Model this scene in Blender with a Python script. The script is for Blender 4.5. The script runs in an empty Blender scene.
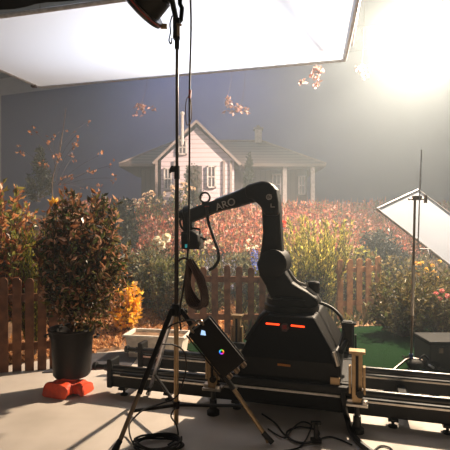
import bpy, bmesh, math, random
from mathutils import Vector, Matrix
R = math.radians
PI = math.pi
C = bpy.context.scene.collection
sc = bpy.context.scene
rnd = random.Random(11)

# ------------------------------------------------------------------ frames
CAMZ = 1.5
F = 450.0
def P(px, py, Y):
    """a point of the place seen at (px,py) of the photograph, Y metres away"""
    return Vector(((px-225)/F*Y, Y, CAMZ+(225-py)/F*Y))
U = Vector((.959, -.283, 0)); V = Vector((.283, .959, 0)); Z = Vector((0, 0, 1))
def W(t, w, z):            # rail frame: t along the rail, w away from the camera
    return U*t + V*w + Z*z
def pw(px, py, w):         # point on the vertical plane "w" of the rail frame
    d = Vector(((px-225)/F, 1, (225-py)/F)); k = w/d.dot(V)
    return Vector((0, 0, CAMZ)) + d*k

# ------------------------------------------------------------------ materials
def new_mat(name):
    m = bpy.data.materials.new(name); m.use_nodes = True
    nt = m.node_tree; nt.nodes.clear()
    out = nt.nodes.new('ShaderNodeOutputMaterial')
    return m, nt, out
def lin(c):
    return tuple(((x/255)/12.92 if x/255 <= .04045 else ((x/255+.055)/1.055)**2.4) for x in c) + (1,)
def mat(name, rgb, rough=.6, metal=0, spec=.5, noise=0, scale=20, rgb2=None, bump=0, coat=0):
    m, nt, out = new_mat(name)
    b = nt.nodes.new('ShaderNodeBsdfPrincipled')
    b.inputs['Base Color'].default_value = lin(rgb)
    b.inputs['Roughness'].default_value = rough
    b.inputs['Metallic'].default_value = metal
    b.inputs['Specular IOR Level'].default_value = spec
    b.inputs['Coat Weight'].default_value = coat
    tc = nt.nodes.new('ShaderNodeTexCoord')
    nz = nt.nodes.new('ShaderNodeTexNoise'); nz.inputs['Scale'].default_value = scale
    nz.inputs['Detail'].default_value = 6
    nt.links.new(tc.outputs['Object'], nz.inputs['Vector'])
    cr = nt.nodes.new('ShaderNodeValToRGB')
    if rgb2 is None:
        k = noise or .12
        rgb2 = tuple(max(0, min(255, x*(1-k))) for x in rgb)
    cr.color_ramp.elements[0].position = .35; cr.color_ramp.elements[0].color = lin(rgb2)
    cr.color_ramp.elements[1].position = .65; cr.color_ramp.elements[1].color = lin(rgb)
    nt.links.new(nz.outputs['Fac'], cr.inputs['Fac'])
    nt.links.new(cr.outputs['Color'], b.inputs['Base Color'])
    if bump:
        bp = nt.nodes.new('ShaderNodeBump'); bp.inputs['Strength'].default_value = bump
        bp.inputs['Distance'].default_value = .02
        nt.links.new(nz.outputs['Fac'], bp.inputs['Height'])
        nt.links.new(bp.outputs['Normal'], b.inputs['Normal'])
    nt.links.new(b.outputs['BSDF'], out.inputs['Surface'])
    return m
def emit(name, rgb, s):
    m, nt, out = new_mat(name)
    e = nt.nodes.new('ShaderNodeEmission'); e.inputs['Color'].default_value = lin(rgb)
    e.inputs['Strength'].default_value = s
    nt.links.new(e.outputs['Emission'], out.inputs['Surface'])
    return m
def leafmat(name, cols, trans=.4, rough=.45, spec=.4):
    m, nt, out = new_mat(name)
    g = nt.nodes.new('ShaderNodeNewGeometry')
    cr = nt.nodes.new('ShaderNodeValToRGB'); cr.color_ramp.interpolation = 'CONSTANT'
    els = cr.color_ramp.elements
    while len(els) < len(cols): els.new(.5)
    for i, c in enumerate(cols):
        els[i].position = i/len(cols); els[i].color = lin(c)
    nt.links.new(g.outputs['Random Per Island'], cr.inputs['Fac'])
    b = nt.nodes.new('ShaderNodeBsdfPrincipled'); b.inputs['Roughness'].default_value = rough
    b.inputs['Specular IOR Level'].default_value = spec
    t = nt.nodes.new('ShaderNodeBsdfTranslucent')
    mx = nt.nodes.new('ShaderNodeMixShader'); mx.inputs[0].default_value = trans
    nt.links.new(cr.outputs['Color'], b.inputs['Base Color'])
    nt.links.new(cr.outputs['Color'], t.inputs['Color'])
    nt.links.new(b.outputs['BSDF'], mx.inputs[1]); nt.links.new(t.outputs['BSDF'], mx.inputs[2])
    nt.links.new(mx.outputs[0], out.inputs['Surface'])
    return m
def stripes(name, rgb, rgb2, scale, axis='Z', rough=.8):
    """boards or roof courses: thin darker joints across an axis"""
    m, nt, out = new_mat(name)
    b = nt.nodes.new('ShaderNodeBsdfPrincipled'); b.inputs['Roughness'].default_value = rough
    tc = nt.nodes.new('ShaderNodeTexCoord')
    w = nt.nodes.new('ShaderNodeTexWave'); w.wave_type = 'BANDS'; w.bands_direction = axis
    w.wave_profile = 'SAW'
    w.inputs['Scale'].default_value = scale; w.inputs['Distortion'].default_value = .6
    cr = nt.nodes.new('ShaderNodeValToRGB')
    cr.color_ramp.elements[0].position = .05; cr.color_ramp.elements[0].color = lin(rgb2)
    cr.color_ramp.elements[1].position = .3; cr.color_ramp.elements[1].color = lin(rgb)
    nt.links.new(tc.outputs['Object'], w.inputs['Vector'])
    nt.links.new(w.outputs['Fac'], cr.inputs['Fac'])
    nt.links.new(cr.outputs['Color'], b.inputs['Base Color'])
    nt.links.new(b.outputs['BSDF'], out.inputs['Surface'])
    return m

M = {}
M['concrete'] = mat('pale_concrete', (192, 182, 172), .66, rgb2=(174, 164, 154), scale=2.2, bump=.03)
M['studio_grey'] = mat('studio_grey_paint', (206, 202, 202), .8)
M['studio_black'] = mat('studio_black_paint', (22, 22, 24), .9)
M['backdrop'] = mat('backdrop_cloth', (78, 72, 118), .95, rgb2=(70, 63, 104), scale=.5)
M['soil'] = mat('soil', (140, 108, 80), .95, rgb2=(98, 74, 54), scale=9, bump=.4)
M['black'] = mat('black_powder_coat', (13, 12, 11), .5, spec=.3)
M['black_matte'] = mat('black_matte', (10, 9, 9), .7, spec=.25)
M['black_gloss'] = mat('black_gloss', (14, 13, 13), .3, coat=.1)
M['robot'] = mat('robot_black_paint', (11, 9, 8), .5, spec=.2, noise=.06, scale=4)
M['rubber'] = mat('black_rubber', (16, 15, 15), .55)
M['steel'] = mat('brushed_steel', (190, 184, 176), .3, 1)
M['alu'] = mat('aluminium_tube', (200, 200, 204), .35, .9)
M['brass'] = mat('champagne_anodised_metal', (166, 140, 106), .38, .75)
M['stand'] = mat('stand_metal', (120, 104, 88), .34, .85)
M['pole'] = mat('dark_pole_metal', (70, 62, 58), .3, .85)
M['orange_bag'] = mat('orange_nylon', (226, 74, 26), .6, rgb2=(196, 52, 14), scale=14, bump=.3)
M['pot'] = mat('grey_black_plastic', (26, 22, 21), .5, spec=.3)
M['white_plastic'] = mat('white_planter_plastic', (222, 214, 200), .55)
M['wood'] = mat('fence_wood', (128, 82, 54), .8, rgb2=(92, 56, 36), scale=11, bump=.1)
M['wood_lit'] = mat('lit_fence_wood', (172, 118, 72), .8, rgb2=(134, 86, 52), scale=11, bump=.1)  # same fence wood with the lamp's orange light put into its colour
M['turf'] = mat('artificial_turf', (16, 44, 18), .95, spec=.05, rgb2=(8, 26, 10), scale=60, bump=.6)
M['mat'] = mat('dark_floor_mat', (58, 56, 62), .85)
M['bark'] = mat('bark', (96, 74, 58), .9, rgb2=(64, 48, 38), scale=30)
M['palebark'] = mat('pale_bark', (150, 138, 130), .9)
M['silkframe'] = mat('frame_tube', (206, 206, 210), .4, .1)
M['reflector'] = mat('white_bounce_cloth', (226, 236, 255), .6, noise=.02, scale=2)
M['red_led'] = emit('red_status_led', (255, 62, 26), 3.0)
M['screen'] = emit('small_display', (170, 205, 245), 1.3)
M['teal'] = emit('teal_indicator', (60, 150, 150), .7)
M['amber'] = mat('amber_label', (176, 108, 26), .5)
M['emblem'] = mat('dark_red_emblem', (150, 40, 30), .5)
M['emblem_plate'] = mat('brown_emblem_plate', (70, 46, 36), .5)
M['grey_print'] = mat('grey_print', (176, 168, 160), .6)
M['bluetape'] = mat('blue_tape', (44, 74, 150), .5)
M['glass'] = mat('lens_glass', (70, 72, 78), .1, 0, .8, coat=1)
M['lamp_lens'] = emit('lit_lamp_lens', (255, 240, 208), 20)
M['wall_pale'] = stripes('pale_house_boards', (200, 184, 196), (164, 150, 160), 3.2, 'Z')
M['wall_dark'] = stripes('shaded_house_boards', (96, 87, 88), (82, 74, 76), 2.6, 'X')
M['roof'] = stripes('weathered_roof_shingle', (122, 110, 108), (86, 77, 76), 3.6, 'Z')
M['trimwood'] = mat('pale_pink_barge_board', (150, 134, 134), .7)
M['pane'] = mat('window_pane', (112, 106, 112), .3)
M['chimney'] = mat('white_chimney', (206, 196, 198), .8)
M['cloth'] = mat('dark_brown_cloth', (52, 38, 32), .9)

def silk_mat():
    m, nt, out = new_mat('white_silk')
    d = nt.nodes.new('ShaderNodeBsdfDiffuse'); d.inputs['Color'].default_value = (.85, .87, .9, 1)
    t = nt.nodes.new('ShaderNodeBsdfTranslucent'); t.inputs['Color'].default_value = (.86, .89, .96, 1)
    mx = nt.nodes.new('ShaderNodeMixShader'); mx.inputs[0].default_value = .6
    nt.links.new(d.outputs[0], mx.inputs[1]); nt.links.new(t.outputs[0], mx.inputs[2])
    nt.links.new(mx.outputs[0], out.inputs['Surface'])
    return m
M['silk'] = silk_mat()

L = {}
L['photinia'] = leafmat('photinia_leaf', [(104, 98, 54), (116, 82, 54), (76, 88, 46), (150, 100, 66), (86, 76, 46), (118, 114, 64), (66, 64, 40), (182, 126, 92), (96, 74, 52), (56, 54, 36), (206, 160, 130)], .35, .2, .8)
L['redtip'] = leafmat('red_tip_leaf', [(214, 146, 96), (136, 132, 66), (176, 108, 72), (226, 168, 112), (104, 114, 58), (158, 146, 78), (128, 82, 56)], .45, .35)
L['lime'] = leafmat('yellow_green_needle', [(150, 146, 42), (116, 120, 36), (86, 94, 32), (170, 160, 56), (66, 76, 28)], .5)
L['golden'] = leafmat('golden_green_leaf', [(166, 158, 80), (130, 134, 66), (186, 172, 94), (104, 108, 54), (148, 134, 74), (86, 88, 48), (120, 98, 62)], .5)
L['bright'] = leafmat('golden_bright_leaf', [(190, 180, 88), (150, 152, 70), (208, 192, 100), (116, 120, 58), (168, 150, 78), (94, 96, 50)], .5)
L['blackish'] = leafmat('blackish_green_leaf', [(40, 42, 30), (32, 34, 26), (48, 48, 34)], .2)  # near-black green leaf of the rounded bush
L['yellow'] = leafmat('yellow_autumn_leaf', [(255, 214, 70), (250, 190, 60), (255, 226, 110), (236, 190, 130), (255, 206, 60), (230, 176, 76)], .5)
L['green'] = leafmat('mid_green_leaf', [(96, 104, 58), (76, 84, 48), (116, 116, 66), (60, 68, 40), (134, 124, 70)], .4)
L['greygreen'] = leafmat('grey_green_leaf', [(120, 122, 92), (92, 96, 72), (142, 140, 106), (78, 80, 58), (150, 128, 86)], .4)
L['dark'] = leafmat('dark_green_leaf', [(62, 66, 46), (50, 54, 40), (74, 74, 50), (42, 44, 34)], .3)
L['brownish'] = leafmat('brown_green_leaf', [(104, 94, 56), (84, 76, 46), (120, 104, 62), (70, 62, 40), (94, 100, 54)], .4)
L['ground'] = leafmat('ground_cover_leaf', [(86, 84, 48), (68, 70, 40), (104, 92, 54), (122, 96, 60), (58, 60, 36), (140, 128, 70)], .35)
L['orange'] = leafmat('orange_autumn_leaf', [(186, 122, 72), (150, 92, 62), (200, 138, 86), (128, 84, 64)], .5)
L['pink'] = leafmat('pale_pink_leaf', [(176, 132, 126), (156, 112, 104), (186, 146, 136), (140, 100, 92)], .5)
L['heather'] = leafmat('heather_sprig', [(200, 116, 84), (166, 98, 72), (222, 150, 120), (146, 100, 66), (182, 124, 82), (124, 108, 64), (206, 112, 92), (160, 90, 70), (158, 134, 88), (240, 190, 176), (110, 104, 66)], .4)
L['drygrass'] = leafmat('dry_grass', [(230, 184, 130), (214, 160, 106), (240, 198, 146), (190, 140, 92), (222, 170, 124), (170, 122, 80)], .45)
L['blue'] = leafmat('pale_blue_floret', [(170, 168, 190), (146, 146, 176), (190, 186, 200), (120, 118, 110)], .4)
L['deepblue'] = leafmat('deep_blue_floret', [(110, 130, 206), (150, 164, 224), (90, 104, 186)], .4)
L['white'] = leafmat('white_petal', [(250, 244, 226), (240, 232, 208), (255, 252, 240)], .4)
L['cream'] = leafmat('cream_petal', [(232, 206, 178), (220, 186, 160), (240, 222, 196)], .4)
L['pinkflower'] = leafmat('pink_petal', [(224, 140, 136), (236, 164, 158), (206, 112, 116)], .4)
L['yellowflower'] = leafmat('yellow_petal', [(222, 178, 70), (206, 158, 56), (236, 198, 100)], .4)
L['orangeflower'] = leafmat('orange_petal', [(238, 150, 78), (226, 132, 60)], .4)
L['redflower'] = leafmat('red_petal', [(232, 84, 52), (214, 66, 42)], .4)

# ------------------------------------------------------------------ mesh builder
class MB:
    def __init__(s): s.v = []; s.f = []
    def add(s, vs, fs):
        o = len(s.v); s.v += [Vector(v) for v in vs]; s.f += [tuple(i+o for i in f) for f in fs]; return s
    def box(s, c, size, ax=None):
        c = Vector(c); X, Y, Zz = ax if ax else (Vector((1,0,0)), Vector((0,1,0)), Vector((0,0,1)))
        a, b, d = size[0]/2, size[1]/2, size[2]/2
        vs = [c+X*(i*a)+Y*(j*b)+Zz*(k*d) for i in (-1,1) for j in (-1,1) for k in (-1,1)]
        return s.add(vs, [(0,1,3,2),(4,6,7,5),(0,4,5,1),(2,3,7,6),(0,2,6,4),(1,5,7,3)])
    def hexa(s, bot, top):   # two quads
        n = len(bot)
        fs = [tuple(range(n-1, -1, -1)), tuple(range(n, 2*n))]
        for i in range(n): j = (i+1) % n; fs.append((i, j, n+j, n+i))
        return s.add(list(bot)+list(top), fs)
    def prism(s, pts, d):    # outline extruded symmetrically along vector d
        pts = [Vector(p) for p in pts]; d = Vector(d)
        return s.hexa([p-d/2 for p in pts], [p+d/2 for p in pts])
    def tube(s, path, r, seg=8, caps=True):
        pts = [Vector(p) for p in path]; n = len(pts)
        rr = r if isinstance(r, (list, tuple)) else [r]*n
        tg = []
        for i in range(n):
            a = pts[max(i-1, 0)]; b = pts[min(i+1, n-1)]; t = (b-a)
            tg.append(t.normalized() if t.length > 1e-9 else Vector((0,0,1)))
        nrm = tg[0].orthogonal().normalized(); vs = []
        for i in range(n):
            nrm = (nrm - tg[i]*nrm.dot(tg[i]))
            nrm = nrm.normalized() if nrm.length > 1e-6 else tg[i].orthogonal().normalized()
            bn = tg[i].cross(nrm)
            for k in range(seg):
                a = 2*PI*k/seg; vs.append(pts[i] + (nrm*math.cos(a)+bn*math.sin(a))*rr[i])
        fs = []
        for i in range(n-1):
            for k in range(seg):
                k2 = (k+1) % seg
                fs.append((i*seg+k, i*seg+k2, (i+1)*seg+k2, (i+1)*seg+k))
        if caps:
            fs.append(tuple(range(seg-1, -1, -1))); fs.append(tuple((n-1)*seg+k for k in range(seg)))
        return s.add(vs, fs)
    def lathe(s, o, axis, prof, seg=24):   # prof: (distance along axis, radius)
        o = Vector(o); ax = Vector(axis).normalized(); nrm = ax.orthogonal().normalized(); bn = ax.cross(nrm)
        vs = []
        for d, r in prof:
            for k in range(seg):
                a = 2*PI*k/seg; vs.append(o+ax*d+(nrm*math.cos(a)+bn*math.sin(a))*max(r, 1e-4))
        n = len(prof); fs = []
        for i in range(n-1):
            for k in range(seg):
                k2 = (k+1) % seg
                fs.append((i*seg+k, i*seg+k2, (i+1)*seg+k2, (i+1)*seg+k))
        fs.append(tuple(range(seg-1, -1, -1))); fs.append(tuple((n-1)*seg+k for k in range(seg)))
        return s.add(vs, fs)
    def torus(s, c, axis, R1, r, seg=24, sub=8):
        c = Vector(c); ax = Vector(axis).normalized(); n = ax.orthogonal().normalized(); b = ax.cross(n)
        vs = []; fs = []
        for i in range(seg):
            a = 2*PI*i/seg; d = n*math.cos(a)+b*math.sin(a)
            for k in range(sub):
                q = 2*PI*k/sub; vs.append(c+d*(R1+r*math.cos(q))+ax*(r*math.sin(q)))
        for i in range(seg):
            for k in range(sub):
                i2 = (i+1) % seg; k2 = (k+1) % sub
                fs.append((i*sub+k, i2*sub+k, i2*sub+k2, i*sub+k2))
        return s.add(vs, fs)
    def ball(s, c, r, seg=12, sq=(1, 1, 1)):
        c = Vector(c); n = seg//2; vs = []; fs = []
        for i in range(n+1):
            th = PI*i/n
            for k in range(seg):
                a = 2*PI*k/seg
                vs.append(c+Vector((r*sq[0]*math.sin(th)*math.cos(a), r*sq[1]*math.sin(th)*math.sin(a), r*sq[2]*math.cos(th))))
        for i in range(n):
            for k in range(seg):
                k2 = (k+1) % seg; fs.append((i*seg+k, (i+1)*seg+k, (i+1)*seg+k2, i*seg+k2))
        return s.add(vs, fs)
    def leaf(s, p, d, up, l, w, fold=.25):
        d = Vector(d).normalized(); sd = d.cross(up)
        sd = sd.normalized() if sd.length > 1e-5 else d.orthogonal().normalized()
        n = sd.cross(d)
        m = p+d*(l*.48)
        return s.add([p, m+sd*w/2+n*(fold*w), p+d*l-n*(l*.12), m-sd*w/2+n*(fold*w)], [(0,1,2),(0,2,3)])
    def build(s, name, m, parent=None, smooth=False, bevel=0, seg=2):
        me = bpy.data.meshes.new(name)
        o = bpy.data.objects.new(name, me); C.objects.link(o)
        off = Vector((0,0,0))
        if parent is not None:
            o.parent = parent; r = parent
            while r is not None: off += r.location; r = r.parent
        else:
            lo = Vector((min(v.x for v in s.v), min(v.y for v in s.v), min(v.z for v in s.v)))
            hi = Vector((max(v.x for v in s.v), max(v.y for v in s.v), max(v.z for v in s.v)))
            off = Vector(((lo.x+hi.x)/2, (lo.y+hi.y)/2, lo.z)); o.location = off
        me.from_pydata([v-off for v in s.v], [], s.f); me.update()
        bm = bmesh.new(); bm.from_mesh(me); bmesh.ops.recalc_face_normals(bm, faces=bm.faces) if smooth or bevel else None
        bm.to_mesh(me); bm.free()
        me.materials.append(m)
        if smooth:
            for p in me.polygons: p.use_smooth = True
            try: me.set_sharp_from_angle(angle=R(40))
            except Exception: pass
        if bevel:
            b = o.modifiers.new('bevel', 'BEVEL'); b.width = bevel; b.segments = seg; b.limit_method = 'ANGLE'
        return o

def spline(pts, n=8):
    pts = [Vector(p) for p in pts]; out = []
    for i in range(len(pts)-1):
        p0 = pts[max(i-1,0)]; p1 = pts[i]; p2 = pts[i+1]; p3 = pts[min(i+2,len(pts)-1)]
        for k in range(n):
            t = k/n; t2 = t*t; t3 = t2*t
            out.append(.5*((2*p1)+(p2-p0)*t+(2*p0-5*p1+4*p2-p3)*t2+(3*p1-p0-3*p2+p3)*t3))
    out.append(pts[-1]); return out

def thing(name, label, cat, loc, group=None):
    o = bpy.data.objects.new(name, None); C.objects.link(o); o.location = loc
    o.empty_display_size = .1
    o['label'] = label; o['category'] = cat
    if group: o['group'] = group
    return o
def tag(o, label, cat, group=None, kind=None):
    o['label'] = label; o['category'] = cat
    if group: o['group'] = group
    if kind: o['kind'] = kind
    return o
def struct(o): o['kind'] = 'structure'; return o
def plabel(o, l): o['label'] = l; return o
def text_mesh(name, s, origin, xdir, ydir, size, depth, m, parent):
    """letters as real raised geometry"""
    cu = bpy.data.curves.new(name, 'FONT'); cu.body = s; cu.size = size; cu.extrude = depth
    cu.align_x = 'CENTER'; cu.align_y = 'CENTER'
    t = bpy.data.objects.new('tmp', cu); C.objects.link(t)
    dg = bpy.context.evaluated_depsgraph_get(); dg.update()
    me = bpy.data.meshes.new_from_object(t.evaluated_get(dg)); bpy.data.objects.remove(t)
    x = Vector(xdir).normalized(); y = Vector(ydir); y = (y-x*y.dot(x)).normalized(); n = x.cross(y)
    mb = MB(); mb.add([Vector(origin)+x*v.co.x+y*v.co.y+n*v.co.z for v in me.vertices], [tuple(p.vertices) for p in me.polygons])
    return mb.build(name, m, parent)

# ------------------------------------------------------------------ terrain
def lerp(x, tab):
    if x <= tab[0][0]: return tab[0][1]
    for (a, b), (c, d) in zip(tab, tab[1:]):
        if x <= c: return b+(d-b)*(x-a)/(c-a)
    return tab[-1][1]
EDGE = [(-8, 4.75), (-2.4, 4.75), (-1.2, 5.45), (0, 5.75), (1.9, 6.55), (8, 7.2)]
BANK = [(-.01, .0), (0, .0), (.25, .05), (1.9, .26), (2.7, .66), (4.2, 1.62), (5.5, 1.74), (20, 1.78)]
def zt(x, y):
    e = lerp(x, EDGE)
    d = (y-e)*4.2/max(1.5, 9.55-e)
    return lerp(d, BANK) + (.02*math.sin(3*x+y)+.015*math.sin(7*x-4*y))*min(1, max(0, d*.8))
def ground(px, Y): 
    x = (px-225)/F*Y
    return Vector((x, Y, max(0, zt(x, Y))))

# ------------------------------------------------------------------ setting
fl = MB(); fl.box((0, 8, -.05), (22, 26, .1)); struct(fl.build('floor', M['concrete']))
ce = MB(); ce.box((0, 8, 8.05), (22, 26, .1)); struct(ce.build('ceiling', M['studio_black']))
BD0 = Vector((-8.92, 18, 0)); BU = Vector((.94, -.342, 0)).normalized(); BV = Vector((.342, .94, 0)).normalized()
wb = MB(); wb.box(BD0+BU*8+BV*1.6+Z*4, (30, .2, 8), (BU, BV, Z)); struct(wb.build('wall_back', M['studio_grey']))
wr = MB(); wr.box((10.5, 8, 4), (.2, 26, 8)); struct(wr.build('wall_right', M['studio_black']))
gr = MB()
xs = [-10+i*.25 for i in range(81)]; ys = [4.7+j*.2 for j in range(66)]
for j in range(len(ys)):
    for i in range(len(xs)): gr.v.append(Vector((xs[i], ys[j], zt(xs[i], ys[j])-(.03 if ys[j] < lerp(xs[i], EDGE) else 0)+.004)))
for j in range(len(ys)-1):
    for i in range(len(xs)-1):
        a = j*len(xs)+i; q = (a, a+1, a+1+len(xs), a+len(xs))
        if all((gr.v[k].y-gr.v[k].dot(Vector((0,0,0)))) >= lerp(gr.v[k].x, EDGE)-.25 for k in q) and (BV.dot(gr.v[a]-BD0) < -.3):
            gr.f.append(q)
o = gr.build('ground', M['soil'], smooth=True); struct(o)

bd = MB(); bd.box(BD0+BU*9.5+Z*3.33, (19, .08, 6.66), (BU, BV, Z))
o = bd.build('backdrop', M['backdrop'])
tag(o, 'tall dark backdrop panel closing the hazy set behind the cottage', 'backdrop')

# turf and mat
tf = MB()
tf.prism([Vector((p.x, p.y, .007)) for p in (W(-1.15, 4.34, 0), W(1.62, 4.34, 0), Vector((3.2, 6.2, 0)), Vector((3.2, 6.85, 0)), Vector((1.9, 6.66, 0)), Vector((.1, 5.88, 0)), Vector((-.62, 5.66, 0)))], (0, 0, .014))
tag(tf.build('artificial_turf', M['turf']), 'green artificial turf sheet lying behind the camera track', 'turf')
mt = MB()
mt.prism([Vector((x, y, .006)) for x, y in ((-1.85, 4.55), (-1.0, 4.72), (-.98, 5.35), (-1.62, 5.2))], (0, 0, .012))
tag(mt.build('floor_mat', M['mat']), 'dark grey mat on the floor between the black pot and white trough', 'mat')

# ------------------------------------------------------------------ overhead silk
H = 3.6
A_ = P(40, 87, 2.1*F/138); B_ = P(345, 60, 2.1*F/165)
Nl = Vector((-2.24-.62*.12, 4.48-.06, H)); Nr = Vector((1.14, 3.65, H))
Nl = Vector((-2.24, 4.48, H))
Nl = Vector((-3.42, 4.83, H))
t = thing('overhead_silk', 'large white diffusion silk in a metal frame overhead', 'silk', (A_+B_)/2)
s_ = MB(); n = 14
for i in range(n+1):
    for j in range(n+1):
        a = A_.lerp(B_, i/n); b = Nl.lerp(Nr, i/n); p = a.lerp(b, j/n)
        p = p - Z*(.05*math.sin(PI*i/n)*math.sin(PI*j/n)); s_.v.append(p)
for i in range(n):
    for j in range(n): q = i*(n+1)+j; s_.f.append((q, q+1, q+n+2, q+n+1))
s_.build('silk_cloth', M['silk'], t, True)
for a, b in ((A_, B_), (A_, Nl), (B_, Nr), (Nl, Nr)):
    mb = MB(); mb.tube([a, b], .022, 10); mb.build('frame_tube', M['silkframe'], t, True)
for k in range(34):
    mb = MB(); q = A_.lerp(B_, (k+.5)/34); mb.tube([q-Z*.024, q+(Nl-A_).normalized()*.05-Z*.01], .005, 5); mb.build('edge_tie', M['alu'], t)
hb = MB(); hb.tube([A_+Vector((-.05, -.1, .0)), A_+Vector((-.1, -.2, .25))], .012, 6); hb.box(A_+Vector((-.05, -.1, .0)), (.07, .07, .07)); hb.build('corner_clamp', M['stand'], t)
for k, q in enumerate((A_, B_, Nl, Nr)):
    mb = MB(); mb.tube([q, Vector((q.x, q.y, 8.0))], .006, 6); mb.build('hanging_wire', M['black'], t)
# outer rigging pipe beside the right edge
rp = MB(); rp.tube([P(352, 45, 5.75), P(367, -60, 4.2)], .02, 10)
rp.tube([P(352, 45, 5.75), Vector((P(352, 45, 5.75).x, 5.75, 8.0))], .008, 6)
rp.tube([P(367, -60, 4.2), Vector((P(367, -60, 4.2).x, 4.2, 8.0))], .008, 6)
tag(rp.build('rigging_pipe', M['silkframe'], None, True), 'thin rigging pipe running beside the right edge of the overhead silk', 'pipe')
dr = MB(); e = (Nr-Nl).normalized()
n_ = 60
for k in range(n_+1):
    q = Nl-e*2.5+e*(k*.13)+Vector((-e.y, e.x, 0))*(-.06+.02*math.sin(k*1.3))
    dr.v += [q+Z*.03, q+Z*1.6]
for k in range(n_): dr.f.append((2*k, 2*k+2, 2*k+3, 2*k+1))
o = dr.build('black_border_drape', M['studio_black'], None, True); tag(o, 'black drape along the near edge of the overhead silk, top left', 'drape')
sm = o.modifiers.new('thick', 'SOLIDIFY'); sm.thickness = .01
mb = MB(); mb.tube([Nl-e*2.5+Z*1.6, Nl-e*2.5+e*6.9+Z*1.6], .025); mb.build('drape_pipe', M['black'], o)
for k in (.3, 3.4, 6.6):
    mb = MB(); q = Nl-e*2.5+e*k; mb.tube([q+Z*1.6, Vector((q.x, q.y, 8))], .006, 6); mb.build('hanging_wire', M['black'], o)

# ------------------------------------------------------------------ cottage
def cottage():
    t = thing('cottage', 'pale misty cottage with shingled roofs beyond the heather', 'house', (0, 10.9, 1.6))
    # main hipped roof
    x0, x1, y0, y1, ze = -2.42, 2.30, 10.25, 12.55, 2.83
    rx0, rx1, ry, zr = -1.25, .94, 11.4, 3.62
    r = MB(); th = .07
    bot = [(x0,y0,ze),(x1,y0,ze),(x1,y1,ze),(x0,y1,ze)]
    r.add(bot+[(x0,y0,ze+th),(x1,y0,ze+th),(x1,y1,ze+th),(x0,y1,ze+th),(rx0,ry,zr),(rx1,ry,zr)],
          [(3,2,1,0),(0,1,5,4),(1,2,6,5),(2,3,7,6),(3,0,4,7),(4,5,9,8),(6,7,8,9),(5,6,9),(7,4,8)])
    main = r.build('roof', M['roof'], t)
    rc = MB(); rc.tube([(rx0,ry,zr+.01),(rx1,ry,zr+.01)], .03, 8); rc.tube([(rx1,ry,zr+.01),(x1,y0,ze+th)], .025, 8)
    rc.tube([(rx0,ry,zr+.01),(x0,y0,ze+th)], .025, 8)
    rc.build('ridge_cap', M['trimwood'], main)
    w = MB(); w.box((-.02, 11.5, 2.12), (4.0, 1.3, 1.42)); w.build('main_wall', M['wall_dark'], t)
    # gable wing
    ax, az, yg = -.62, 3.78, 9.75
    g = MB(); gx0, gx1, gz = -1.40, .20, 2.93
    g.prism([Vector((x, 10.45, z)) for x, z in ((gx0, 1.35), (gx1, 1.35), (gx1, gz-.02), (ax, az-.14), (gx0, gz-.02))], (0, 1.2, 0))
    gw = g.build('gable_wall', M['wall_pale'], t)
    gr_ = MB()
    for ex, ez in ((-1.56, 2.86), (.34, 2.83)):
        n = Vector((-(az-ez), 0, ex-ax)); n.normalize(); n = n if n.z > 0 else -n
        a0 = Vector((ax, yg, az)); b0 = Vector((ex, yg, ez)); d = Vector((0, 1.95, 0))
        gr_.hexa([a0-n*.05, b0-n*.05, b0+d-n*.05, a0+d-n*.05], [a0, b0, b0+d, a0+d])
    gro = gr_.build('gable_roof', M['roof'], t)
    for ex, ez in ((-1.56, 2.86), (.34, 2.83)):
        b = MB(); b.tube([(ax, yg-.02, az-.03), (ex, yg-.02, ez-.03)], .035, 4); b.build('barge_board', M['trimwood'], gro)
    fn = MB(); fn.tube([(ax-.3, yg-.05, az-.55), (ax-.3, yg-.05, az+.1)], .03, 6); fn.ball((ax-.3, yg-.05, az+.12), .05); fn.build('finial_post', M['chimney'], gro)
    # windows and door on gable wall
    def win(px0, px1, py0, py1, Y, par=t, panes=2):
        a = P(px0, py1, Y); b = P(px1, py0, Y); c = (a+b)/2
        f = MB(); wd = b.x-a.x; ht = b.z-a.z; k = .03
        for sx in (-1, 1): f.box((c.x+sx*(wd/2-k/2), Y-.02, c.z), (k, .07, ht))
        for sz in (-1, 1): f.box((c.x, Y-.02, c.z+sz*(ht/2-k/2)), (wd, .07, k))
        f.box((c.x, Y-.02, c.z), (k*.7, .06, ht)); f.box((c.x, Y-.02, c.z), (wd, .06, k*.7))
        fo = f.build('window', M['chimney'], par)
        p = MB(); p.box((c.x, Y, c.z), (wd-.02, .02, ht-.02)); p.build('pane', M['pane'], fo)
    win(207, 216, 166, 188, 9.83); win(164, 172, 168, 190, 9.83); win(178, 187, 140, 155, 9.83)
    d = MB(); a = P(190, 202, 9.83); b = P(202, 166, 9.83); d.box(((a.x+b.x)/2, 9.83, (a.z+b.z)/2-.1), (b.x-a.x, .06, b.z-a.z+.2))
    plabel(d.build('door', M['wall_dark'], t), 'dark door under the gable')
    for px in (156.5, 175, 224, 231):
        cb = MB(); q = P(px, 160, 9.83); cb.box((q.x, 9.82, 2.13), (.05, .05, 1.55)); cb.build('corner_board', M['trimwood'], t)
    win(272, 281, 174, 195, 10.82); win(298, 305, 176, 195, 10.82)
    for px in (285, 313):
        p = MB(); q = P(px, 180, 10.35); p.box((q.x, 10.4, 2.16), (.09, .09, 1.38)); p.build('porch_post', M['chimney'], t)
    ch = MB(); q = P(258.5, 140, 11.3); ch.box((q.x, 11.4, 3.7), (.17, .17, .44)); c = ch.build('chimney', M['chimney'], t)
    cc = MB(); cc.box((q.x, 11.4, 3.93), (.24, .24, .05)); cc.tube([(q.x, 11.4, 3.94), (q.x, 11.4, 4.02)], .05, 8); cc.build('chimney_cap', M['roof'], c)
    return t
cottage()

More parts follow.
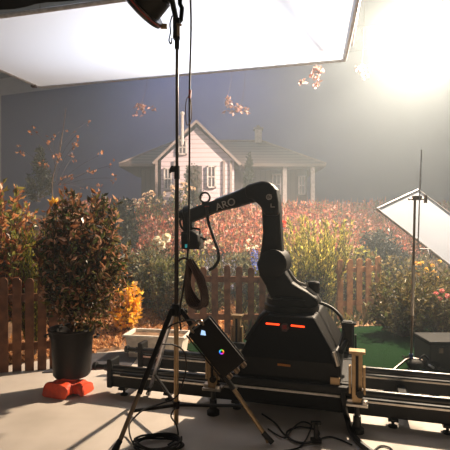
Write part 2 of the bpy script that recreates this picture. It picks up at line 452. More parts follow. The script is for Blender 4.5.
# ------------------------------------------------------------------ plants
def rdir(r): 
    z = r.uniform(-1, 1); a = r.uniform(0, 2*PI); s = math.sqrt(1-z*z)
    return Vector((s*math.cos(a), s*math.sin(a), z))
def shrub(name, label, cat, base, h, rad, lm, nb=26, per=26, ll=.06, lw=.03, trunk=.0, seed=1, group=None,
          stem=None, up=.5, bulge=1.0, start=.25, parent=None, lean=(0, 0), rstem=.007, droop=0, shape='round', leafname='foliage'):
    r = random.Random(seed)
    t = parent or thing(name, label, cat, base, group)
    st = MB(); fo = MB()
    base = Vector(base)
    if trunk: st.tube([base-Z*.02, base+Z*trunk], rstem*2.4, 8)
    for b in range(nb):
        a = r.uniform(0, 2*PI); q = math.sqrt(r.random())
        tz = r.uniform(.35, 1)
        if shape == 'round': rr = rad*q*math.sqrt(max(.05, 1-((tz-.55)/.55)**2))
        elif shape == 'cone': rr = rad*q*(1.05-tz)
        else: rr = rad*q*(.35+.65*tz)      # vase
        tip = base+Vector((math.cos(a)*rr+lean[0]*tz, math.sin(a)*rr*bulge+lean[1]*tz, h*tz))
        p0 = base+Z*trunk
        if shape == 'cone': p0 = base+Z*(tip.z-base.z)*.7
        mid = p0.lerp(tip, .5)+Vector((math.cos(a), math.sin(a), 0))*rr*.22
        path = spline([p0, mid, tip], 4)
        path[-1] -= Z*droop
        st.tube(path, [rstem*(1-.75*i/(len(path)-1)) for i in range(len(path))], 5)
        L_ = len(path)-1
        for k in range(per):
            f = start+(1-start)*(k+r.random())/per; f = min(f, .999)*L_
            i = int(f); p = path[i].lerp(path[i+1], f-i); tg = (path[i+1]-path[i]).normalized()
            d = (rdir(r)*.9+tg*up+Z*.15).normalized()
            s = r.uniform(.6, 1.15)
            fo.leaf(p+d*.004, d, rdir(r), ll*s, lw*s, r.uniform(.05, .4))
    st.build('stems', stem or M['bark'], t, True)
    fo.build(leafname, lm, t)
    return t
def blooms(t, pts, r0, lm, name, seed, n=26, core=None):
    """each flower head is a mesh of its own"""
    r = random.Random(seed)
    for p in pts:
        mb = MB()
        for k in range(n):
            d = rdir(r); d.z = abs(d.z)*.9+.1 if k % 3 else d.z
            d.normalize(); e_ = (d+rdir(r)*.6).normalized(); mb.leaf(Vector(p)+d*r0*.35, e_, rdir(r), r0*.75, r0*1.0, .25)
        mb.build(name, lm, t)

# far left behind the fence
shrub('red_tip_shrub', 'tall red-tipped leafy shrub behind the fence at far left', 'shrub', ground(-4, 4.95), 1.93, .46, L['redtip'], 150, 44, .09, .042, seed=2, trunk=.3)
shrub('young_conifer', 'slim yellow-green feathery conifer behind the left fence', 'shrub', ground(33, 4.98), 1.42, .24, L['lime'], 120, 60, .07, .012, seed=3, shape='vase', up=1.2)
shrub('red_tip_shrub', 'low red-tipped shrub tucked between conifer and potted shrub', 'shrub', ground(52, 5.3), 1.62, .34, L['photinia'], 40, 26, .08, .034, seed=31, trunk=.2)

# potted photinia ---------------------------------------------------
px0 = P(72, 330, 4.12); POT = Vector((px0.x, 4.12, .128))
t = thing('plant_pot', 'round black plastic pot holding the big dark shrub', 'pot', POT)
mb = MB(); mb.lathe(POT, Z, [(0, .15), (.02, .165), (.37, .185), (.37, .2), (.425, .205), (.43, .198), (.40, .18), (.3, .17), (.29, .001)], 36)
mb.build('pot_body', M['pot'], t, True)
mb = MB(); mb.torus(POT+Z*.425, Z, .2, .012, 40, 8); mb.build('rim', M['pot'], t, True)
mb = MB(); mb.lathe(POT+Z*.335, Z, [(0, .165), (.02, .172), (.035, .1), (.04, .001)], 28); mb.build('potting_soil', M['soil'], t, True)
for sx in (-1, 1):
    mb = MB(); q = POT+Vector((sx*.212, 0, .36)); mb.tube(spline([q+Vector((0, -.05, 0)), q+Vector((sx*.03, -.03, .0)), q+Vector((sx*.03, .03, 0)), q+Vector((0, .05, 0))], 4), .009, 6); mb.build('handle', M['pot'], t, True)
shrub('photinia_shrub', 'big bushy dark red and green shrub growing in the black pot', 'shrub', POT+Z*.33, 1.36, .44, L['photinia'], 120, 44, .08, .036, seed=5, trunk=.18, lean=(.16, 0), rstem=.009)
# extra lower limbs of the same shrub
shr = bpy.data.objects['photinia_shrub']
r5 = random.Random(55); fo = MB()
for k in range(2600):
    d = rdir(r5); rr = r5.random()**.4
    p = POT+Vector((.13, 0, .90))+Vector((d.x*.39*rr, d.y*.36*rr, d.z*.52*rr))
    fo.leaf(p, rdir(r5)+Z*.2, rdir(r5), .068*r5.uniform(.6, 1.1), .03, .2)
fo.build('inner_foliage', L['photinia'], shr)
yl = MB()
for k in range(12):
    d = (rdir(r5)+Z*1.2).normalized(); yl.leaf(P(55, 206, 4.1)+rdir(r5)*.02, d, rdir(r5), .08, .035)
plabel(yl.build('new_shoot', L['yellow'], shr), 'bright yellow new shoot')

# sandbag --------------------------------------------------------------
def sandbag():
    c = Vector((POT.x-.01, 4.06, 0))
    t = thing('sandbag', 'orange sandbag wedged under the black pot', 'sandbag', c)
    def pouch(d, ln, w0, w1, h0, h1):
        d = Vector(d).normalized(); sd = Vector((-d.y, d.x, 0)); b = MB(); n = 14; m_ = 24
        for i in range(n+1):
            q = i/n
            hw = w0+(w1-w0)*q**.8; hh = (h0+(h1-h0)*q)/2
            if i == n: hw *= .97; hh *= .55
            for k in range(m_):
                a = 2*PI*k/m_; e = lambda v: math.copysign(abs(v)**.72, v)
                wr = .006*math.sin(9*q+3*a)+.005*math.sin(17*q-2*a)
                b.v.append(c+d*(.01+ln*q)+sd*(e(math.cos(a))*(hw+wr))+Z*max(.003, hh+e(math.sin(a))*(hh+wr*.6)))
        for i in range(n):
            for k in range(m_): k2 = (k+1) % m_; b.f.append((i*m_+k, i*m_+k2, (i+1)*m_+k2, (i+1)*m_+k))
        b.f.append(tuple(range(m_))); b.f.append(tuple(n*m_+k for k in range(m_)))
        return b.build('bag_pouch', M['orange_bag'], t, True)
    pouch((-.35, -.93, 0), .18, .10, .135, .127, .125)
    pouch((.95, -.3, 0), .19, .07, .10, .125, .08)
    s = MB(); s.tube(spline([c+Vector((-.07, -.12, .125)), c+Vector((-.0, -.1, .14)), c+Vector((.09, -.06, .12))], 5), .01, 6); s.build('carry_strap', M['orange_bag'], t, True)
sandbag()

# garden middle ------------------------------------------------------
shrub('yellow_leaf_shrub', 'small shrub with bright yellow leaves right of the potted shrub', 'shrub', ground(127, 5.9), .66, .2, L['yellow'], 44, 16, .085, .065, seed=7, rstem=.005)
shrub('garden_bush', 'dark green upright bush left of the cottage gable', 'bush', ground(123, 8.3), 1.12, .34, L['dark'], 90, 40, .085, .045, seed=8)
shrub('garden_bush', 'low dark bush behind the yellow-leaved shrub', 'bush', ground(106, 7.1), 1.0, .5, L['green'], 80, 30, .085, .045, seed=9)
shrub('garden_bush', 'grey-green low bush between yellow leaves and light stand', 'bush', ground(143, 7.0), .85, .5, L['greygreen'], 90, 36, .085, .045, seed=10)
shrub('garden_bush', 'mixed green bush under the white roses', 'bush', ground(168, 6.75), .86, .42, L['green'], 80, 36, .085, .045, seed=12)
shrub('garden_bush', 'rusty-leaved low bush beside the light stand', 'bush', ground(190, 7.3), .86, .36, L['golden'], 70, 30, .085, .045, seed=13)
rb = shrub('white_rose_bush', 'rose bush with three white blooms left of the light stand', 'rose', ground(164, 6.35), 1.0, .2, L['green'], 18, 14, .06, .03, seed=14)
blooms(rb, [P(157.5, 241, 6.3), P(166.5, 238, 6.3), P(162, 245, 6.25)], .07, L['white'], 'rose_bloom', 15, 44)
for i, (px, Y, hh, lab) in enumerate(((136, 9.2, .62, 'cream-flowered bush left of the cottage gable wall'), (158, 9.3, .72, 'cream-flowered bush under the left gable window'), (183, 9.3, .85, 'tall cream-flowered bush by the cottage door'))):
    q = shrub('cream_flower_bush', lab, 'flower bush', ground(px, Y), hh, .3, L['green'], 24, 22, .06, .03, seed=20+i)
    rr = random.Random(90+i)
    blooms(q, [ground(px, Y)+Vector((rr.uniform(-.3, .3), rr.uniform(-.25, 0), hh*rr.uniform(.7, 1.02))) for k in range(9)], .055, L['cream'], 'flower', 40+i, 14)
lv = shrub('lavender_bush', 'pale blue flowering bush behind the middle fence', 'flower bush', ground(218, 7.1), .78, .42, L['blue'], 70, 22, .04, .018, seed=26, shape='vase')
rr = random.Random(4)
for i, (px, py, Y, hh, lab, lm, n, fr, nm) in enumerate((
    (256, 250, 7.0, .72, 'white daisy-like flowers behind the middle fence', L['white'], 10, .035, 'daisy_plant'),
    (204, 250, 6.4, .78, 'small white flowers just right of the light stand', L['white'], 6, .035, 'daisy_plant'))):
    q = shrub(nm, lab, 'flower', ground(px, Y), hh, .26, L['green'], 26, 18, .05, .02, seed=60+i)
    blooms(q, [P(px+rr.uniform(-13, 13), py-rr.uniform(0, 10), Y-.15) for k in range(n)], fr, lm, 'flower', 70+i, 12)
dp = shrub('delphinium', 'deep blue flower spike beside the robot arm', 'flower', ground(254.5, 6.3), .9, .06, L['green'], 5, 8, .05, .02, seed=33)
mb = MB(); rr = random.Random(8)
for k in range(90):
    d = rdir(rr); mb.leaf(P(254.5, 251+22*rr.random(), 6.3)+d*.03, d, rdir(rr), .03, .03)
mb.build('flower_spike', L['deepblue'], dp)
mg = shrub('marigold', 'orange flower behind the right end of the middle fence', 'flower', ground(263, 6.6), .72, .12, L['green'], 9, 12, .05, .02, seed=34)
blooms(mg, [P(263, 284, 6.3)], .075, L['orangeflower'], 'flower', 77, 30)
rd = shrub('red_flower_plant', 'single red flower beside the raised robot link', 'flower', ground(286, 7.3), 1.12, .1, L['green'], 8, 12, .05, .02, seed=35)
blooms(rd, [P(283.5, 224, 7.2)], .06, L['redflower'], 'flower', 78, 24)
shrub('golden_shrub', 'large golden-green feathery shrub right of the robot arm', 'shrub', ground(314, 7.0), 1.5, .72, L['bright'], 170, 64, .08, .022, seed=36, shape='vase', up=1.3, start=.2)
shrub('garden_bush', 'shady green growth at the foot of the golden shrub', 'bush', ground(303, 6.75), .72, .36, L['brownish'], 50, 26, .085, .045, seed=37)
shrub('garden_bush', 'dark rounded bush behind the right fence', 'bush', ground(380, 8.0), 1.12, .42, L['blackish'], 150, 44, .085, .045, seed=38)
for i, (px, Y, hh, rd, lm, lab) in enumerate((
    (92, 7.6, 1.1, .45, 'redtip', 'rust-tinted bush showing right of the potted shrub'),
    (118, 6.5, .78, .3, 'dark', 'small dark bush directly behind the yellow-leaved shrub'),
    (153, 7.5, .86, .4, 'brownish', 'olive-brown bush behind the white roses'),
    (178, 6.35, .66, .24, 'greygreen', 'grey-green plant at the foot of the light stand column'),
    (212, 6.75, .7, .3, 'brownish', 'olive bush right behind the cable coil'),
    (360, 7.5, .95, .4, 'golden', 'sparse golden bush showing above the right fence'))):
    shrub('garden_bush', lab, 'bush', ground(px, Y), hh, rd, L[lm], 60, 28, .085, .045, seed=160+i)
shrub('grey_shrub', 'pale twiggy shrub left of the right fence top', 'shrub', ground(344, 7.4), .92, .28, L['greygreen'], 40, 22, .06, .02, seed=39)
shrub('garden_bush', 'green bush behind the fence between stand and robot link', 'bush', ground(240, 7.5), .74, .5, L['greygreen'], 80, 32, .085, .045, seed=141)
shrub('garden_bush', 'olive bush behind the middle fence beside the robot link', 'bush', ground(262, 7.2), .72, .3, L['golden'], 50, 28, .085, .045, seed=142)
shrub('spiky_shrub', 'spiky green-brown shrub growing behind the reflector stand', 'shrub', ground(404, 6.0), .86, .5, L['brownish'], 90, 30, .1, .026, seed=41)
shrub('spiky_shrub', 'taller spiky shrub at the right edge below the reflector', 'shrub', ground(445, 6.0), .92, .5, L['brownish'], 90, 30, .1, .026, seed=42)
yb = shrub('yellow_flower_shrub', 'yellow-flowered shrub under the white reflector', 'shrub', ground(428, 7.2), .98, .4, L['brownish'], 50, 26, .06, .02, seed=43)
rr = random.Random(18)
blooms(yb, [P(428+rr.uniform(-16, 14), 268+rr.uniform(-10, 14), 6.85) for k in range(22)], .032, L['yellowflower'], 'flower', 80, 14)
pb = shrub('pink_flower_plant', 'pink-flowered plant at the right edge below the reflector', 'flower', ground(440, 5.75), .74, .2, L['brownish'], 24, 16, .06, .02, seed=44)
blooms(pb, [P(x, y, 5.6) for x, y in ((436, 294), (442, 291), (447, 296), (440, 299))], .032, L['pinkflower'], 'flower', 81, 20)
shrub('garden_bush', 'tangled brown bush right of the right fence', 'bush', ground(392, 7.0), .95, .36, L['brownish'], 60, 26, .085, .045, seed=45)
shrub('door_shrub', 'dark shrub against the right side of the cottage gable', 'shrub', ground(249, 9.75), 1.42, .3, L['dark'], 50, 34, .08, .03, seed=46, shape='cone')
shrub('door_shrub', 'dark upright shrub in front of the cottage door', 'shrub', ground(193, 9.45), 1.22, .2, L['dark'], 50, 30, .08, .035, seed=48)
shrub('background_conifer', 'dim dark conifer behind the potted shrub', 'tree', ground(40, 9.6), 1.55, .55, L['dark'], 70, 34, .1, .03, seed=47, shape='cone')
# autumn sapling
q = ground(64, 8.6)
t = thing('autumn_sapling', 'bare slender sapling with sparse orange leaves', 'tree', q)
st = MB(); tr = MB(); lf = MB(); r6 = random.Random(61)
tr.tube(spline([q-Z*.02, P(52, 190, 8.6), P(60, 150, 8.6), P(66, 108, 8.6)], 6), [.02-.015*i/18 for i in range(19)], 6)
tr.build('trunk', M['bark'], t, True)
tips = [(22, 150), (33, 130), (44, 165), (52, 138), (62, 133), (58, 155), (76, 135), (75, 145), (72, 158), (86, 122), (100, 155), (112, 165), (84, 190), (98, 188), (70, 178), (65, 182), (54, 158), (113, 178), (92, 172), (47, 142)]
for px, py in tips:
    b0 = P(57+(px-60)*.1, min(185, py+26), 8.6); b1 = P(px, py, 8.6+r6.uniform(-.4, .4))
    st.tube(spline([b0, b0.lerp(b1, .5)+Z*.05, b1], 4), .0035, 4)
    for k in range(r6.randint(3, 7)):
        p = b1+rdir(r6)*.07; lf.leaf(p, rdir(r6), rdir(r6), .075, .06)
st.build('twigs', M['bark'], t); lf.build('leaves', L['orange'], t)
# pink leafy sprays hanging from above
SPR = [((142, 110), 12, 8.5, 'pale pink leaf spray hanging left of the lamp pole'), ((228, 104), 5, 8.5, 'small pink leaf spray hanging above the cottage roof, leftmost of two'),
       ((241, 112), 8, 8.5, 'pink leaf spray hanging near the cottage chimney'), ((322, 76), 22, 6.6, 'wide pink leaf spray hanging below the silk right corner'),
       ((362, 72), 8, 7.2, 'small pale leaf spray in the bright haze right of the silk')]
for i, ((px, py), wpx, Y, lab) in enumerate(SPR):
    p = P(px, py, Y); t = thing('hanging_leaf_spray', lab, 'leaf spray', Vector((p.x, p.y, p.z-.1)), 'leaf sprays hung over the set')
    tw = MB(); lf = MB(); r7 = random.Random(300+i); top = Vector((p.x+.2, p.y+.4, 8.0))
    tw.tube(spline([top, p+Z*1.0+Vector((.1, .2, 0)), p+Z*.15], 6), .003, 4)
    wm = wpx/F*Y
    for k in range(6):
        a = p+Z*.15; b = p+Vector((r7.uniform(-wm, wm), r7.uniform(-.15, .15), r7.uniform(-.14, .08)))
        tw.tube([a, b], .0025, 4)
        for j in range(5+wpx//5):
            lf.leaf(a.lerp(b, r7.uniform(.3, 1)), rdir(r7)-Z*.3, rdir(r7), .085, .055)
    tw.build('twigs', M['bark'], t); lf.build('leaves', L['pink'], t)

# heather field + dry grass (uncountable)
hf = MB(); r8 = random.Random(8)
for k in range(11000):
    x = r8.uniform(-3.6, 4.8); d = r8.uniform(2.9, 4.5); y = lerp(x, EDGE)+d*max(1.5, 9.55-lerp(x, EDGE))/4.2
    if y > 9.62 and -2.3 < x < 2.1: continue
    if BV.dot(Vector((x, y, 0))-BD0) > -.4: continue
    z = zt(x, y); hh = r8.uniform(.2, .46)*(1+.08*max(0, d-3))
    for j in range(5):
        dd = Vector((r8.uniform(-.4, .4), r8.uniform(-.4, .4), 1)).normalized()
        p = Vector((x, y, z))+Vector((dd.x, dd.y, 0))*hh*.3+Z*hh*r8.uniform(.2, .75)
        hf.leaf(p, dd+rdir(r8)*1.6, rdir(r8), r8.uniform(.05, .1), r8.uniform(.035, .07))
    if k % 3 == 0:
        hf.leaf(Vector((x, y, z-.01)), Vector((r8.uniform(-.2, .2), r8.uniform(-.2, .2), 1)), rdir(r8), hh, .018)
tag(hf.build('heather_field', L['heather']), 'wide field of pink and rust heather in front of the cottage', 'heather', kind='stuff')
dg = MB()
for k in range(9000):
    x = r8.uniform(-2.6, 1.0); d = r8.uniform(.05, 2.3); y = lerp(x, EDGE)+d
    z = zt(x, y); hh = r8.uniform(.05, .11)
    dd = Vector((r8.uniform(-1, 1), r8.uniform(-1, 1), r8.uniform(.15, .8)))
    dg.leaf(Vector((x, y, z)), dd, rdir(r8), hh, r8.uniform(.025, .05))
tag(dg.build('dry_grass', L['drygrass']), 'tawny dry grass on the bank behind the white trough', 'grass', kind='stuff')

gc = MB()
for k in range(7000):
    x = r8.uniform(.2, 4.2); d = r8.uniform(.0, 2.9)
    if r8.random() < .3: x = r8.uniform(-2.2, .4); d = r8.uniform(1.9, 3.0)
    y = lerp(x, EDGE)+d; hh = r8.uniform(.08, .3)
    gc.leaf(Vector((x, y, zt(x, y))), Vector((r8.uniform(-.8, .8), r8.uniform(-.8, .8), 1)), rdir(r8), hh, r8.uniform(.03, .06))
tag(gc.build('ground_cover', L['ground']), 'low leafy ground cover carpeting the bed between the bushes', 'ground cover', kind='stuff')

# ------------------------------------------------------------------ fences
def fence(label, xs_px, Y0, Y1, top, lowz=.0, w=.085, m=None):
    n = len(xs_px); pts = []
    for i, px in enumerate(xs_px):
        Y = Y0+(Y1-Y0)*i/(n-1); x = (px-225)/F*Y; pts.append(Vector((x, Y, max(0, zt(x, Y))-.01)))
    c = (pts[0]+pts[-1])/2; t = thing('picket_fence', label, 'fence', Vector((c.x, c.y, min(p.z for p in pts))))
    ax = (pts[-1]-pts[0]); ax.z = 0; ax.normalize(); nv = Vector((-ax.y, ax.x, 0))
    rr = random.Random(n)
    for p in pts:
        h = top+rr.uniform(-.012, .012); a = rr.uniform(-.008, .008)
        o2 = [p-ax*w/2, p+ax*w/2, p+ax*(w/2+a)+Z*(h-.03), p+ax*(w/2-.022+a)+Z*h, p-ax*(w/2-.022-a)+Z*h, p-ax*(w/2-a)+Z*(h-.03)]
        mb = MB(); mb.prism(o2, nv*.02); mb.build('picket', m or M['wood'], t, bevel=.003)
    for z in (.22, .72):
        mb = MB(); mb.hexa([pts[0]-ax*.06+nv*.0105+Z*z, pts[-1]+ax*.06+nv*.0105+Z*z, pts[-1]+ax*.06+nv*.036+Z*z, pts[0]-ax*.06+nv*.036+Z*z],
                           [pts[0]-ax*.06+nv*.0105+Z*(z+.08), pts[-1]+ax*.06+nv*.0105+Z*(z+.08), pts[-1]+ax*.06+nv*.036+Z*(z+.08), pts[0]-ax*.06+nv*.036+Z*(z+.08)])
        mb.build('rail', m or M['wood'], t, bevel=.004)
fence('brown picket fence at far left behind the pot', [-9, 4, 17, 29.5, 42, 54, 66], 4.55, 4.72, .97)
fence('brown picket fence in the middle behind the robot', [191, 203, 215, 227.5, 239, 251, 262, 274], 5.9, 6.05, .92)
fence('orange-brown picket fence on the right beside the golden shrub', [340, 349.5, 359, 368.5, 378], 6.75, 6.9, .93, w=.095, m=M['wood_lit'])

# ------------------------------------------------------------------ white trough
def trough():
    c = P(158, 340, 5.15); c.z = .0
    t = thing('planter_trough', 'white rectangular planter trough beyond the track', 'planter', c)
    ax = Vector((.985, -.17, 0)); ay = Vector((.17, .985, 0))
    def ring(hx, hy, z): return [c+ax*(sx*hx)+ay*(sy*hy)+Z*z for sx, sy in ((-1,-1),(1,-1),(1,1),(-1,1))]
    rings = [ring(.30, .12, .0), ring(.335, .15, .24), ring(.36, .175, .245), ring(.36, .175, .27), ring(.325, .145, .27), ring(.315, .135, .18)]
    mb = MB()
    for q in rings: mb.v += q
    for i in range(len(rings)-1):
        for k in range(4): k2 = (k+1) % 4; mb.f.append((i*4+k, i*4+k2, i*4+4+k2, i*4+4+k))
    mb.f.append((3, 2, 1, 0)); mb.f.append((20, 21, 22, 23))
    mb.build('trough_body', M['white_plastic'], t, bevel=.006)
    s = MB(); s.hexa(ring(.30, .12, .17), ring(.318, .138, .235)); s.build('potting_soil', M['soil'], t)
trough()

# ------------------------------------------------------------------ camera track
def track():
    t = thing('camera_track', 'long black dolly track running across the floor under the robot', 'track', W(0, 3.9, 0))
    TL = -2.05
    for w, nm in ((3.58, 'rail'), (4.16, 'rail')):
        l0, l1 = (-2.1, 2.6)
        b = MB()
        b.prism([W(l0, w-.055, .065), W(l0, w+.055, .065), W(l0, w+.055, .19), W(l0, w-.055, .19)], (0, 0, 0)) if False else None
        b.box(W((l0+l1)/2, w, .13), (l1-l0, .10, .12), (U, V, Z))
        ro = b.build('rail', M['black'], t, bevel=.012)
        tb = MB(); tb.tube([W(l0-.06, w-.03, .232), W(l1, w-.03, .232)], .03, 12); tb.build('running_tube', M['black_gloss'], ro, True)
        tb = MB(); tb.box(W((l0+l1)/2, w-.052, .178), (l1-l0-.06, .008, .014), (U, V, Z)); plabel(tb.build('rail_edge_strip', M['steel'], ro), 'bare metal strip along the black rail')
        e = MB(); e.box(W(l0+.0, w, .19), (.05, .15, .25), (U, V, Z)); e.build('end_plate', M['black'], ro, bevel=.012)
        e = MB(); e.tube([W(l0-.16, w-.03, .232), W(l0-.03, w-.03, .232)], .022, 10); e.lathe(W(l0-.18, w-.03, .232), U, [(0, .03), (.005, .036), (.03, .036), (.036, .025)], 12); e.build('end_knob', M['black'], ro, True)
        for k, tt in enumerate((-1.98, -1.55, -.95, .25, .62, 1.15, 1.7, 2.3)):
            f = MB(); f.tube([W(tt, w-.02, .012), W(tt, w-.02, .075)], .012, 8); f.lathe(W(tt, w-.02, 0), Z, [(0, .034), (.012, .034), (.018, .014)], 12)
            f.box(W(tt, w, .064), (.07, .13, .02), (U, V, Z)); f.build('levelling_foot', M['black'], ro)
    for tt in (-1.9, -1.2, .35, 1.25, 2.2):
        c = MB(); c.box(W(tt, 3.87, .11), (.07, .48, .05), (U, V, Z)); c.build('cross_member', M['black'], t, bevel=.006)
    lg = MB(); lg.tube([W(-1.98, 3.5, .2), W(-1.72, 3.5, .2)], .014, 8); lg.build('lock_handle', M['black'], t, True)
track()

# ------------------------------------------------------------------ robot
def robot():
    t = thing('camera_robot', 'black robotic camera arm on a track carriage', 'robot arm', W(-.51, 3.9, .26))
    # carriage over the rails
    c = MB(); c.box(W(-.53, 3.87, .29), (1.06, .98, .06), (U, V, Z)); ca = c.build('carriage', M['black'], t, bevel=.01)
    sk = MB(); sk.box(W(-.51, 3.44, .235), (.80, .03, .2), (U, V, Z)); sk.build('front_skirt', M['black_matte'], ca, bevel=.006)
    tr = MB(); tr.box(W(-.52, 3.418, .238), (.84, .012, .016), (U, V, Z)); plabel(tr.build('trim_strip', M['white_plastic'], ca), 'metal strip along the robot base, its gleam painted white')  # white colour stands in for the gleam on the metal
    for tt in (-.95, -.1):
        for w in (3.58, 4.16):
            r_ = MB(); r_.box(W(tt, w, .30), (.16, .15, .05), (U, V, Z)); r_.build('bearing_block', M['black'], ca)
    # hood
    b0 = [W(-.90, 3.43, .32), W(-.12, 3.43, .32), W(-.12, 4.30, .32), W(-.90, 4.30, .32)]
    b1 = [W(-.90, 3.43, .47), W(-.12, 3.43, .47), W(-.12, 4.30, .47), W(-.90, 4.30, .47)]
    b2 = [W(-.77, 3.60, .775), W(-.33, 3.60, .775), W(-.30, 4.18, .78), W(-.80, 4.18, .78)]
    h = MB(); h.hexa(b0, b1)
    h = MB(); h.v = b0+b1+b2
    h.f = [(3,2,1,0), (8,9,10,11)]
    for k in range(4):
        k2 = (k+1) % 4
        h.f += [(k, k2, 4+k2, 4+k), (4+k, 4+k2, 8+k2, 8+k)]
    ho = h.build('hood', M['robot'], t, bevel=.02, seg=3)
    # front slope frame
    fx = (b1[1]-b1[0]).normalized(); fy = ((b2[0]+b2[1])-(b1[0]+b1[1])).normalized(); fn = fx.cross(fy)
    if fn.dot(V) > 0: fn = -fn
    fc = (b1[0]+b1[1]+b2[0]+b2[1])/4
    def on(px, py):
        d = Vector(((px-225)/F, 1, (225-py)/F)); o_ = Vector((0, 0, CAMZ)); k = (fc-o_).dot(fn)/d.dot(fn); return o_+d*k
    def plate(pa, pb, wd, m, nm, par, th=.008):
        a = on(*pa); b = on(*pb); x = (b-a).normalized(); y = fn.cross(x)
        q = MB(); q.box((a+b)/2+fn*.004, ((b-a).length, wd, th), (x, y, fn)); return q.build(nm, m, par, bevel=.002)
    plabel(plate((266, 323.6), (279.5, 324.8), .013, M['red_led'], 'status_light', ho), 'glowing red light bar left of the emblem')
    plabel(plate((291, 325.6), (304.5, 327), .013, M['red_led'], 'status_light', ho), 'glowing red light bar right of the emblem')
    ep = MB(); a = on(284.8, 327.5); ep.lathe(a, fn, [(0, .036), (.008, .036), (.012, .03)], 6); eo = ep.build('emblem_plate', M['emblem_plate'], ho)
    em = MB(); em.lathe(a+fn*.012, fn, [(0, .024), (.004, .022)], 4); em.build('emblem_mark', M['emblem'], eo)
    plabel(plate((277.5, 364.5), (290.5, 366), .017, M['amber'], 'amber_label', ho, .004), 'faint amber label low on the hood')
    # diagonal pipe on the right shoulder of the hood, and bright left corner bracket
    p = MB(); p.tube([pw(310, 322, 3.66), pw(322, 340, 3.56), pw(337, 366, 3.42)], .022, 10); p.build('side_pipe', M['robot'], ho, True)
    p = MB(); p.tube([pw(334, 352, 3.40), pw(338, 366, 3.40)], .014, 8); p.build('pipe_fitting', M['steel'], ho, True)
    p = MB(); p.tube(spline([pw(268, 312, 3.6), pw(262, 316, 3.57), pw(255, 326, 3.5), pw(246, 340, 3.44)], 4), .016, 8); p.build('side_pipe', M['robot'], ho, True)
    sb = MB(); a = pw(335, 384, 3.415); sb.box(a, (.07, .012, .1), (U, V, Z)); plabel(sb.build('latch_plate', M['brass'], ca, bevel=.004), 'pale metal latch plate right of the hood')
    # turret
    tu = MB(); tc = W(-.55, 3.9, .77)
    tu.lathe(tc, Z, [(0, .235), (.05, .235), (.06, .215), (.11, .21), (.13, .2), (.13, .01)], 36); tuo = tu.build('turret', M['robot'], t, True)
    tr2 = MB(); tr2.torus(tc+Z*.115, Z, .212, .008, 36, 6); tr2.build('turret_ring', M['black_gloss'], tuo, True)
    wp = 3.86
    # shoulder casting
    s = MB(); s.prism([pw(*q, wp) for q in ((274, 300), (312, 307), (320, 304), (319, 297), (309, 290), (300, 285), (294, 281), (288, 272), (280, 258), (266, 252), (259, 262), (262, 274), (268, 284))], V*.26)
    so = s.build('shoulder', M['robot'], t, bevel=.035, seg=4)
    s = MB(); s.lathe(pw(272, 264, wp-.155), V, [(0, .10), (.015, .12), (.3, .12), (.315, .10)], 32); s.build('shoulder_joint', M['robot'], so, True)
    s = MB(); s.tube(spline([pw(288, 270, wp+.02), pw(296, 281, wp), pw(305, 285, wp), pw(308, 284.5, wp)], 4), .014, 8); plabel(s.build('shoulder_fitting', M['steel'], so, True), 'bright metal fitting on the shoulder')
    s = MB(); s.tube(spline([pw(306, 288, wp), pw(314, 294, wp), pw(320, 302, wp)], 4), .022, 8); plabel(s.build('shoulder_fitting', M['steel'], so, True), 'bright metal edge pipe on the shoulder')
    s = MB(); s.lathe(W(-.36, 3.9, .86)+Z*.06, Z, [(0, .05), (.09, .05), (.1, .04)], 16); s.build('motor_cap', M['robot'], so, True)
    # lower link
    l = MB(); l.prism([pw(*q, wp) for q in ((259, 268), (284, 268), (283, 245), (281.5, 220), (280.5, 200), (278, 190), (262, 190), (263, 212), (264, 232), (262, 250))], V*.17)
    lo = l.build('lower_link', M['robot'], t, bevel=.04, seg=4)
    # elbow
    e = MB(); e.prism([pw(*q, wp-.05) for q in ((254, 200), (262, 206), (266, 216), (280.5, 216), (280, 202), (278, 190), (273, 183.5), (265, 181), (252, 184.5), (246, 187), (248, 199))], V*.2)
    eo = e.build('elbow', M['robot'], t, bevel=.035, seg=4)
    mk = MB(); mc = pw(269, 197, wp-.155)
    mk.torus(mc, V, .022, .0035, 16, 6)
    for k in (-1, 0, 1): mk.box(mc+Z*(k*.012)+U*.004, (.036, .006, .005), ((U+Z*.35).normalized(), V, (Z-U*.35).normalized()))
    mk.box(pw(271, 205.5, wp-.155), (.006, .006, .03), (U, V, Z)); mk.box(pw(273, 207, wp-.155), (.03, .006, .006), (U, V, Z))
    mk.build('printed_mark', M['grey_print'], eo)
    # forearm
    f = MB(); f.prism([pw(*q, wp-.05) for q in ((254, 184), (266, 186), (262, 201), (250, 203), (236, 207.5), (226, 209.5), (214, 213), (200, 219), (187, 224), (185, 212), (199, 206), (214, 201), (232, 194))], V*.15)
    fo = f.build('forearm', M['robot'], t, bevel=.028, seg=4)
    a = pw(218, 207, wp-.05-.079); b = pw(233, 202, wp-.05-.079)
    text_mesh('arm_lettering', 'ARO', (a+b)/2+V*.0, b-a, Z, .088, .004, M['grey_print'], fo)
    bl = MB(); bl.tube([pw(215, 199.5, wp-.02), pw(256, 184, wp-.02)], .008, 6); plabel(bl.build('top_edge_conduit', M['alu'], fo, True), 'pale conduit along the forearm top')
    # loop bracket on forearm
    rg = MB(); q = pw(205, 197.5, wp-.1); rg.torus(q, (U*.15-V), .043, .009, 24, 8); rg.box(q-Z*.05, (.05, .03, .025), (U, V, Z)); ro = rg.build('round_bracket', M['black'], fo, True)
    ty = MB(); ty.box(pw(207, 206.5, wp-.13), (.035, .02, .01), (U, V, Z)); plabel(ty.build('cable_clip', M['emblem'], fo), 'small reddish cable clip')
    # wrist
    w = MB(); w.lathe(pw(192, 212, wp-.05), (pw(182, 215, wp-.05)-pw(192, 212, wp-.05)), [(0, .07), (.06, .07), (.075, .05), (.12, .045)], 20)
    wo = w.build('wrist', M['robot'], t, True)
